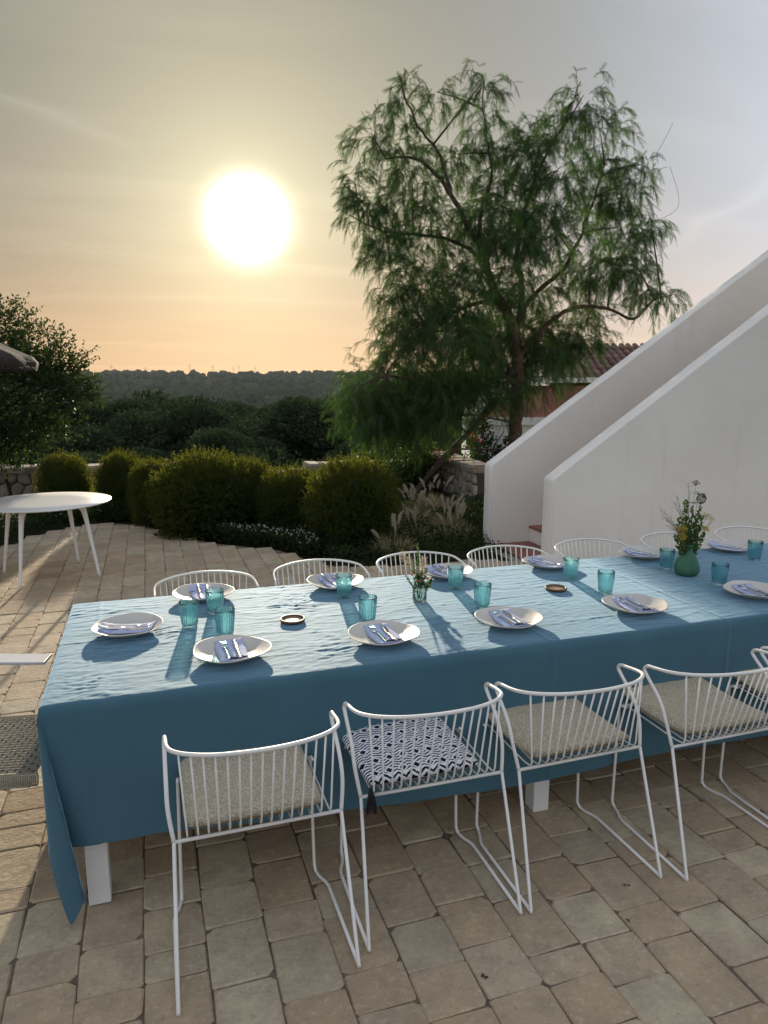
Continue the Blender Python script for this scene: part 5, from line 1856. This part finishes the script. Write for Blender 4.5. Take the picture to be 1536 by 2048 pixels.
def stone_wall(name, label, path, h, cell, seed, thick=0.38, front=-1):
    rr = random.Random(seed)
    root = empty(name, (*path[0], -0.06))
    tag(root, label, 'wall', 'dry stone garden walls')
    org = Vector((*path[0], -0.06))
    run = 0.0
    for (p, q) in zip(path[:-1], path[1:]):
        P0, P1 = Vector((*p, 0)), Vector((*q, 0))
        L = (P1 - P0).length
        ex = (P1 - P0).normalized()
        nrm = Vector((ex.y, -ex.x, 0))          # faces the terrace when walking with it on the right
        core = MB()
        vs = []
        for d_ in (0.035, thick):
            for s_ in (0.0, L):
                for z in (-0.3, h - 0.03):
                    v = P0 + ex * s_ - nrm * d_ - Vector((org.x, org.y, 0)) + Vector((0, 0, z))
                    vs.append(tuple(v))
        core.add(vs, [(0, 2, 3, 1), (4, 5, 7, 6), (0, 1, 5, 4), (2, 6, 7, 3), (1, 3, 7, 5), (0, 4, 6, 2)])
        core.build('wall_core', M_MORTAR, root, smooth=False)
        nx, nz = max(2, int(L / cell)), max(2, int(h / (cell * 0.8)))
        seeds = []
        for i in range(-1, nx + 1):
            for j in range(-1, nz + 1):
                seeds.append(((i + 0.5 + rr.uniform(-0.38, 0.38)) * L / nx, (j + 0.5 + rr.uniform(-0.36, 0.36)) * h / nz))
        for (sx, sz) in seeds:
            if not (0 < sx < L and 0 < sz < h):
                continue
            poly = [(max(0, sx - cell * 1.5), max(0, sz - cell * 1.5)), (min(L, sx + cell * 1.5), max(0, sz - cell * 1.5)), (min(L, sx + cell * 1.5), min(h, sz + cell * 1.5)), (max(0, sx - cell * 1.5), min(h, sz + cell * 1.5))]
            for (tx, tz) in seeds:
                if (tx, tz) == (sx, sz) or abs(tx - sx) > 3 * cell or abs(tz - sz) > 3 * cell:
                    continue
                a, b = tx - sx, tz - sz
                poly = clip_poly(poly, a, b, (tx * tx + tz * tz - sx * sx - sz * sz) / 2)
                if len(poly) < 3:
                    break
            if len(poly) < 3:
                continue
            cx_ = sum(p_[0] for p_ in poly) / len(poly)
            cz_ = sum(p_[1] for p_ in poly) / len(poly)
            rings_ = []
            bul = rr.uniform(0.012, 0.035)
            for (sc, dep) in ((0.94, 0.05), (0.92, -0.004), (0.70, -bul)):
                rings_.append([(cx_ + (x - cx_) * sc, cz_ + (z - cz_) * sc, dep) for x, z in poly])
            n = len(poly)
            vs, fs = [], []
            for rg in rings_:
                for (x, z, dep) in rg:
                    v = ex * (x - cx_) - nrm * dep + Vector((0, 0, z - cz_))
                    vs.append(tuple(v))
            for lv in (0, n):
                for k in range(n):
                    fs.append((lv + k, lv + (k + 1) % n, lv + n + (k + 1) % n, lv + n + k))
            fs.append(tuple(range(2 * n, 3 * n)))
            fs.append(tuple(reversed(range(n))))
            me = newmesh('stone', vs, fs, True)
            pos = P0 + ex * cx_ - Vector((org.x, org.y, 0)) + Vector((0, 0, cz_))
            obj('stone', me, M_STONE, root, tuple(pos))
        # coping stones
        s_ = 0.0
        while s_ < L - 0.05:
            w = min(rr.uniform(0.2, 0.42), L - s_)
            b = MB()
            hh = rr.uniform(0.05, 0.09)
            d0, d1 = -0.03 - rr.uniform(0, 0.03), thick + 0.02
            base = [(0.008, d0), (w - 0.008, d0 + rr.uniform(-0.01, 0.01)), (w - 0.008, d1), (0.008, d1)]
            vs = []
            for z, k in ((h - 0.028, 1.0), (h + hh * 0.6, 1.0), (h + hh, 0.86)):
                for (x, d_) in base:
                    xx, dd__ = w / 2 + (x - w / 2) * k, thick / 2 + (d_ - thick / 2) * k
                    v = ex * xx - nrm * dd__ + Vector((0, 0, z + rr.uniform(-0.008, 0.008)))
                    vs.append(tuple(v))
            fs = []
            for lv in (0, 4):
                for k in range(4):
                    fs.append((lv + k, lv + (k + 1) % 4, lv + 4 + (k + 1) % 4, lv + 4 + k))
            fs += [(8, 9, 10, 11), (3, 2, 1, 0)]
            b.add(vs, fs)
            pos = P0 + ex * s_ - Vector((org.x, org.y, 0))
            b.build('coping_stone', M_STONE, root, smooth=False, loc=tuple(pos))
            s_ += w
    return root


stone_wall('stone_wall', 'low dry stone wall behind the round table and the smaller clipped shrubs', [(-4.2, 13.2), (-2.2, 12.75), (0.2, 12.35)], 0.42, 0.18, 3)
stone_wall('stone_wall', 'lowest stretch of dry stone wall hidden behind the broadest clipped shrub', [(0.21, 12.35), (2.6, 12.15)], 0.26, 0.2, 5)
stone_wall('stone_wall', 'low stone wall under the pepper tree beside the flowering vine', [(4.97, 12.3), (4.72, 10.9), (4.63, 9.62)], 0.53, 0.17, 9)
stone_wall('stone_wall', 'far stretch of low stone wall behind the leaning pepper stem', [(2.62, 12.15), (4.96, 12.32)], 0.36, 0.22, 12)

# ------------------------------------------------------------------ house behind the tree
hs = empty('white_house', (7.0, 14.5, -1.6))
tag(hs, 'whitewashed low house with weathered red gable and white verge behind the pepper tree', 'house')
ex_ = Vector((0.949, -0.314, 0))       # along the gable front
ey_ = Vector((0.314, 0.949, 0))


def hq(a, b, z):
    return tuple(ex_ * a + ey_ * b + Vector((0, 0, z + 1.6)))


def hbox(mb, a0, a1, b0, b1, z0, z1):
    vs = [hq(a0, b0, z0), hq(a1, b0, z0), hq(a1, b1, z0), hq(a0, b1, z0), hq(a0, b0, z1), hq(a1, b0, z1), hq(a1, b1, z1), hq(a0, b1, z1)]
    return mb.add(vs, [(0, 3, 2, 1), (4, 5, 6, 7), (0, 1, 5, 4), (1, 2, 6, 5), (2, 3, 7, 6), (3, 0, 4, 7)])


hbox(MB(), 0, 3.3, 0, 3.2, -1.6, 0.90).build('wall', M_WHITEWASH, hs, smooth=False)
ga = MB()
pro = [(0.16, 1.02), (4.2, 1.02), (4.2, 2.62), (2.9, 2.62), (1.55, 2.10)]
pro = [(0.16, 1.02), (3.3, 1.02), (3.3, 1.72), (0.98, 1.72)]
vs = [hq(a, 0.03, z) for a, z in pro] + [hq(a, 3.15, z) for a, z in pro]
ga.add(vs, [(3, 2, 1, 0), (4, 5, 6, 7), (0, 1, 5, 4), (1, 2, 6, 5), (2, 3, 7, 6), (3, 0, 4, 7)])
ga.build('red_gable', M_REDPAINT, hs, smooth=False)
hbox(MB(), -0.05, 3.3, -0.05, 0.06, 0.86, 1.03).build('cornice', M_WHITEWASH, hs, smooth=False)
vg = MB()
p0, p1, p2 = (-0.12, 1.02), (0.95, 1.78), (3.4, 1.80)
for (a, b) in ((p0, p1), (p1, p2)):
    vs = []
    for bb in (-0.10, 3.25):
        for (x, z) in (a, b):
            for dz in (0.0, 0.11):
                vs.append(hq(x, bb, z + dz))
    vg.add(vs, [(0, 2, 3, 1), (4, 5, 7, 6), (0, 1, 5, 4), (2, 6, 7, 3), (1, 3, 7, 5), (0, 4, 6, 2)])
vg.build('verge', M_WHITEWASH, hs, smooth=False)
w = hbox(MB(), 0.55, 1.35, -0.012, 0.02, -0.9, 0.15).build('window', M_SHUTTER, hs, smooth=False)
hbox(MB(), 0.50, 1.40, -0.06, 0.02, -0.98, -0.90).build('sill', M_WHITEWASH, w, smooth=False)
hbox(MB(), -0.16, 0.0, 0.2, 1.0, 0.45, 0.95).build('shutter', M_SHUTTER, hs, smooth=False)

h2 = empty('tiled_house', (10.6, 15.4, -1.6))
tag(h2, 'white house with brown curved roof tiles rising behind the stairway', 'house')


def hq2(a, b, z):
    return tuple(ex_ * a + ey_ * b + Vector((0, 0, z + 1.6)))


b_ = MB()
vs = [hq2(a, b, z) for (a, b, z) in ((-0.9, 0, -1.6), (6, 0, -1.6), (6, 5, -1.6), (-0.9, 5, -1.6), (-0.9, 0, 1.75), (6, 0, 1.75), (6, 5, 1.75), (-0.9, 5, 1.75))]
b_.add(vs, [(0, 3, 2, 1), (4, 5, 6, 7), (0, 1, 5, 4), (1, 2, 6, 5), (2, 3, 7, 6), (3, 0, 4, 7)])
b_.build('wall', M_WHITEWASH, h2, smooth=False)
gw = MB()
vs = [hq2(-0.88, b, z) for (b, z) in ((0, 1.7), (5, 1.7), (2.5, 2.75))] + [hq2(-0.7, b, z) for (b, z) in ((0, 1.7), (5, 1.7), (2.5, 2.75))]
gw.add(vs, [(0, 2, 1), (3, 4, 5), (0, 1, 4, 3), (1, 2, 5, 4), (2, 0, 3, 5)])
gw.build('gable', M_WHITEWASH, h2, smooth=False)
rf = MB()
vs = [hq2(a, b, z) for (a, b, z) in ((-1.05, -0.25, 1.68), (6.1, -0.25, 1.68), (6.1, 2.5, 2.82), (-1.05, 2.5, 2.82), (-1.05, 5.25, 1.68), (6.1, 5.25, 1.68))]
vs += [(x, y, z - 0.08) for x, y, z in vs]
rf.add(vs, [(0, 1, 2, 3), (3, 2, 5, 4), (0, 6, 7, 1), (0, 3, 9, 6), (3, 4, 10, 9), (1, 7, 8, 2), (2, 8, 11, 5)])
roof = rf.build('roof', M_TILE, h2, smooth=False)
slope_d = Vector(hq2(0, 2.5, 2.82)) - Vector(hq2(0, -0.25, 1.68))
tl = None
tlen = 0.40
nrow = 8
tm = MB()
vs, fs = [], []
for k in range(6):
    a = math.pi * k / 5
    for yy, rr0 in ((0, 0.085), (tlen + 0.04, 0.07)):
        vs.append((math.cos(a) * rr0, yy, math.sin(a) * rr0 * 0.8))
for k in range(5):
    fs.append((2 * k, 2 * k + 1, 2 * k + 3, 2 * k + 2))
tmesh = newmesh('roof_tile', vs, fs, True)
pit = math.atan2(slope_d.z, math.hypot(slope_d.x, slope_d.y))
for i in range(34):
    for j in range(nrow):
        a = -0.98 + 0.20 * i
        if a > 5.6:
            continue
        p = Vector(hq2(a, -0.25, 1.68)) + slope_d * ((j * 0.365) / slope_d.length) + Vector((0, 0, 0.015 + 0.004 * (j % 2)))
        o = obj('roof_tile', tmesh, M_TILE, roof, tuple(p))
        o.rotation_euler = (pit, 0, math.atan2(-ey_.x, ey_.y) + R(random.uniform(-2, 2)))

# flowering vine on the house corner
g = np.random.default_rng(14)
vn = empty('flowering_vine', (6.9, 14.2, -1.0))
tag(vn, 'climbing vine with red flowers on the corner of the white house', 'vine')
vc = [(0.05, -0.05, 1.85, 0.22), (0.15, -0.1, 1.5, 0.28), (0.0, -0.2, 1.15, 0.30), (0.25, -0.3, 0.9, 0.35), (-0.35, -0.4, 1.5, 0.18), (-0.3, -0.5, 1.25, 0.2), (0.35, -0.35, 1.25, 0.22), (0.6, -0.3, 1.55, 0.14)]
Pn = np.concatenate([np.array(c[:3]) + rand_dirs(260, g) * (g.random((260, 1)) ** 0.5) * c[3] for c in vc])
obj('foliage', fast_mesh('vine_leaves', *leaves(Pn, g.normal(size=Pn.shape), 0.07, 0.024, g), M_CAROB), None, vn)
fl = np.array([(-0.38, -0.45, 1.72), (-0.30, -0.5, 1.55), (-0.22, -0.45, 1.52), (0.2, -0.45, 0.98), (0.05, -0.35, 1.05), (-0.12, -0.3, 1.95), (-0.42, -0.5, 1.5), (0.42, -0.4, 1.35)])
Pf = np.concatenate([f + 0.05 * g.normal(size=(14, 3)) for f in fl])
obj('flowers', fast_mesh('vine_flowers', *leaves(Pf, g.normal(size=Pf.shape), 0.05, 0.020, g), M_REDFLOWER), None, vn)['kind'] = 'stuff'
for k in range(4):
    MB().tube(smooth_path([(0.1 * k - 0.1, 0.0, -0.6), (0.1 * k, -0.1, 0.6), (0.12 * k - 0.1, -0.15, 1.3), (-0.3 + 0.25 * k, -0.3, 1.75)], 5), 0.012, 5).build('stem', M_BARKDARK, vn)

# bougainvillea on the low wall
bg_ = empty('bougainvillea_bush', (4.5, 11.2, 0))
tag(bg_, 'sprawling dark bush with pink blossoms over the low stone wall', 'bush')
bc = [(-0.5, 0.3, 0.35, 0.42), (0.0, 0.5, 0.45, 0.40), (-0.2, 0.0, 0.25, 0.40), (-0.9, 0.5, 0.30, 0.35), (0.25, 0.9, 0.45, 0.35), (-0.7, -0.3, 0.15, 0.35)]
Pn = np.concatenate([np.array(c[:3]) + rand_dirs(900, g) * (g.random((900, 1)) ** 0.45) * c[3] for c in bc])
obj('foliage', fast_mesh('boug_leaves', *leaves(Pn, g.normal(size=Pn.shape) + np.array([0, 0, 0.4]), 0.055, 0.019, g), M_CAROB), None, bg_)
fl = np.array([(0.12, -0.2, 0.60), (0.05, 0.2, 0.62), (0.2, -0.6, 0.58)])
Pf = np.concatenate([f + 0.05 * g.normal(size=(9, 3)) for f in fl])
obj('blossoms', fast_mesh('boug_flowers', *leaves(Pf, g.normal(size=Pf.shape), 0.045, 0.018, g), M_PINKFLOWER), None, bg_)['kind'] = 'stuff'

# ------------------------------------------------------------------ beds: ground cover, grasses


def cover_patch(name, label, poly, n, hgt, seed, flowers=0, mat=None):
    g = np.random.default_rng(seed)
    xs = np.array([p[0] for p in poly])
    ys = np.array([p[1] for p in poly])
    pts = []
    while len(pts) < n:
        x, y = g.uniform(xs.min(), xs.max()), g.uniform(ys.min(), ys.max())
        inside = False
        j = len(poly) - 1
        for i in range(len(poly)):
            if (ys[i] > y) != (ys[j] > y) and x < (xs[j] - xs[i]) * (y - ys[i]) / (ys[j] - ys[i]) + xs[i]:
                inside = not inside
            j = i
        if inside:
            pts.append((x, y))
    P2 = np.array(pts)
    hh = hgt * (0.55 + 0.6 * np.clip(noise2(P2[:, 0] * 2.3 + seed, P2[:, 1] * 2.3) + 0.4, 0, 1))
    P = np.stack([P2[:, 0], P2[:, 1], -0.05 + hh * g.random(n) ** 0.5], 1)
    V, T = leaves(P, g.normal(size=P.shape) + np.array([0, 0, 0.9]), g.uniform(0.03, 0.055, n), 0.011, g)
    o = obj(name, fast_mesh(name, V, T, mat or M_COVER))
    tag(o, label, 'ground cover', kind='stuff')
    if flowers:
        k = g.choice(n, flowers, replace=False)
        Pf = P[k].copy()
        Pf[:, 2] = -0.05 + hh[k] + g.uniform(0.0, 0.04, flowers)
        idx = np.repeat(np.arange(flowers), 5)
        V, T = leaves(Pf[idx], g.normal(size=(len(idx), 3)) + np.array([0, 0, 0.6]), 0.012, 0.005, g)
        f = obj('white_flowers', fast_mesh('white_flowers', V, T, M_WHITEFLOWER), None, o)
        f['kind'] = 'stuff'
    return o


cover_patch('ground_cover', 'dark ground cover dotted with white flowers behind the round table', [(-3.2, 5.4), (-2.45, 6.95), (-1.6, 8.55), (-1.2, 9.42), (-0.62, 9.78), (-0.45, 10.3), (-1.6, 10.2), (-3.8, 8.6)], 15000, 0.30, 1, 420)
cover_patch('ground_cover', 'dark ground cover dotted with white flowers between the clipped shrubs', [(0.9, 7.88), (1.26, 7.56), (1.45, 7.15), (1.60, 7.0), (1.75, 7.7), (1.5, 8.2), (0.9, 8.4), (0.45, 8.5), (0.3, 8.6)], 6500, 0.22, 2, 220)
cover_patch('ground_cover', 'low dark plants under the clipped shrubs along the paving', [(-0.45, 9.7), (-0.1, 9.4), (0.12, 8.95), (0.3, 8.6), (1.0, 9.2), (2.8, 9.2), (3.0, 11.8), (-1.6, 12.2), (-1.6, 10.2)], 15000, 0.26, 3, 120)
cover_patch('ground_cover', 'rough low grass and plants at the foot of the stair wall', [(1.60, 6.80), (1.85, 6.52), (3.44, 6.36), (3.44, 7.1), (6.0, 7.1), (6.0, 9.4), (4.4, 9.6), (2.6, 9.2), (2.6, 7.6), (1.8, 7.3)], 15000, 0.24, 4, 0, M_GRASSBLADE if False else None)

PLV = None


def plume_mesh(seed, ln, rad):
    g = np.random.default_rng(seed)
    n = 240
    t = g.random(n)
    bend = 0.25 * ln
    P = np.stack([bend * t * t, 0 * t, ln * t], 1)
    D = np.stack([g.normal(size=n), g.normal(size=n), 0.9 + 0.5 * g.random(n)], 1)
    return fast_mesh('plume', *leaves(P, D, rad * (0.6 + 0.8 * np.sin(np.pi * np.clip(t, 0.05, 1))), 0.0022, g), M_PLUME)


PLM = [plume_mesh(s, l, 0.022) for s, l in ((1, 0.14), (2, 0.17), (3, 0.12))]
GRS = [(3.05, 8.15, 0.40, 12, 'pale fountain grass clump beside the clipped shrub'), (3.32, 7.65, 0.36, 12, 'fountain grass clump with many drooping pale plumes'), (2.85, 7.35, 0.30, 6, 'short fountain grass clump in the bed by the paving'), (3.25, 7.22, 0.34, 9, 'fountain grass clump against the end of the stair wall'), (3.6, 8.9, 0.42, 7, 'fountain grass clump under the leaning pepper stem'), (2.35, 6.78, 0.34, 5, 'thin grass tuft in front of the round shrub')]
for i, (x, y, h, npl, lab) in enumerate(GRS):
    g = np.random.default_rng(60 + i)
    r = empty('fountain_grass', (x, y, -0.05))
    tag(r, lab, 'grass', 'fountain grasses in the bed')
    n = 620
    a = g.uniform(0, 6.283, n)
    rad = g.uniform(0, 0.09, n)
    Pb = np.stack([rad * np.cos(a), rad * np.sin(a), np.zeros(n)], 1)
    lean_ = g.uniform(0.1, 0.75, n)
    D1 = unit(np.stack([lean_ * np.cos(a), lean_ * np.sin(a), np.ones(n)], 1))
    L1 = g.uniform(0.4, 0.95, n) * h
    mid = Pb + D1 * (L1 * 0.55)[:, None]
    D2 = unit(D1 + np.stack([0.8 * np.cos(a), 0.8 * np.sin(a), -0.7 * np.ones(n)], 1) * lean_[:, None])
    parts = [leaves(Pb, D1, L1 * 0.62, 0.0032, g, 0.0), leaves(mid - D1 * 0.01, D2, L1 * 0.5, 0.0028, g, 0.0)]
    obj('blades', fast_mesh('grass_blades', *merge(parts), M_GRASSBLADE), None, r)
    sa, sb = [], []
    for q in range(npl):
        an_ = g.uniform(0, 6.283)
        le = g.uniform(0.1, 0.6)
        tip = np.array([le * math.cos(an_) * h, le * math.sin(an_) * h, h * g.uniform(0.75, 1.12)])
        sa.append(np.zeros(3))
        sb.append(tip)
        o = obj('plume', PLM[q % 3], None, r, tuple(tip))
        o.rotation_euler = (R(g.uniform(-12, 12)), R(g.uniform(5, 30)), an_ + g.uniform(-0.4, 0.4))
    obj('stalks', fast_mesh('grass_stalks', *thin_stems(np.array(sa), np.array(sb), 0.0015), M_GRASSBLADE), None, r)

# silvery bushes beyond the wall
for i, (x, y, s, lab) in enumerate(((1.94, 16.2, 0.9, 'grey green young bush rising beyond the low stone wall'), (-1.23, 15.3, 0.75, 'pale leafy bush beyond the wall behind the white table'), (-0.35, 15.8, 0.7, 'low leafy bush beyond the wall next to the pale leafy one'), (4.2, 13.6, 0.8, 'dusky bush beyond the wall near the pepper tree'))):
    r = empty('young_bush', (x, y, float(terrain(np.array([x]), np.array([y]))[0])))
    tag(r, lab, 'bush', 'bushes beyond the stone wall')
    if i == 0:
        yb = tree_crown(300, 0.75, 0.7, 1.1, 2600, 0.075, M_OLIVE, 22, 'foliage', 0.0)
    f = obj('foliage', yb, None, r)
    f.scale = (s * 1.1, s * 1.1, s * [0.98, 1.0, 0.85, 1.0][i])
    s_ = obj('stems', STM, M_BARKDARK, r)
    s_.scale = (s, s, s * 0.9)

# fence posts and rails by the house
fn = empty('wooden_fence', (5.6, 12.6, -0.3))
tag(fn, 'dark wooden rail fence between the low wall and the white house', 'fence')
for k in range(4):
    MB().box(-0.03, 0.03, -0.03, 0.03, -0.6, 0.95).build('post', M_BARKDARK, fn, smooth=False, loc=(k * 0.55, -0.25 * k + 0.3, 0))
for z in (0.45, 0.8):
    MB().tube([(-0.1, 0.35, z), (1.75, -0.5, z)], 0.02, 6).build('rail', M_BARKDARK, fn)

# pylons on the ridge
for i, (u, h) in enumerate(((-0.318, 10), (-0.262, 15), (-0.232, 15), (-0.205, 13), (-0.198, 15), (-0.176, 13), (-0.36, 12))):
    az_ = R(18.3) + u
    d_ = 1330
    x, y = d_ * math.sin(az_), d_ * math.cos(az_)
    z = float(terrain(np.array([x]), np.array([y]))[0])
    r = empty('power_pylon', (x, y, z), -az_)
    tag(r, 'tiny steel power pylon standing on the far ridge', 'pylon', 'pylons on the far ridge')
    mb = MB()
    for sx in (-1, 1):
        mb.tube([(sx * 1.6, 0, 0), (sx * 0.4, 0, 6 + h)], 0.12, 4)
    for k in range(6):
        zz = (8 + h) * k / 6
        mb.tube([(-1.5 + 0.2 * k, 0, zz), (1.3 - 0.2 * k, 0, zz + (8 + h) / 6)], 0.08, 4)
    mb.build('mast', M_PYLON, r)
    for zz in (4.5 + h, 2.0 + h):
        MB().tube([(-3.4, 0, zz), (0, 0, zz + 0.7), (3.4, 0, zz)], 0.11, 4).build('cross_arm', M_PYLON, r)

# dry leaves on the paving
for i, (x, y) in enumerate(((0.865, 1.66), (1.42, 1.72), (-1.05, 5.35), (-0.86, 4.4), (1.52, 1.86))):
    mb = MB()
    rl = random.Random(i)
    for q in range(4):
        d, s, w = frame_from((rl.gauss(0, 1), rl.gauss(0, 1), 0.25), rl)
        leaf_tri(mb, (0, 0, 0.003), d, s, rl.uniform(0.006, 0.018), rl.uniform(0.003, 0.006))
    o = mb.build('dry_leaf', M_LITTER, None, loc=(x, y, 0.0))
    tag(o, 'crumpled brown dry leaf lying on the paving', 'leaf', 'dry leaves on the paving')

# ------------------------------------------------------------------ evening haze in the air (HAZE)
hb = MB()
hb.box(-3000, 3000, -60, 1900, -45, 60)
hm, HN = material('evening_haze')
pv = HN.n('VolumePrincipled', Color=(0.80, 0.86, 0.95), Density=0.00006, Anisotropy=0.2)
HN.n('OutputMaterial', Volume=pv.outputs[0])
tag(hb.build('haze', hm, smooth=False), kind='stuff')
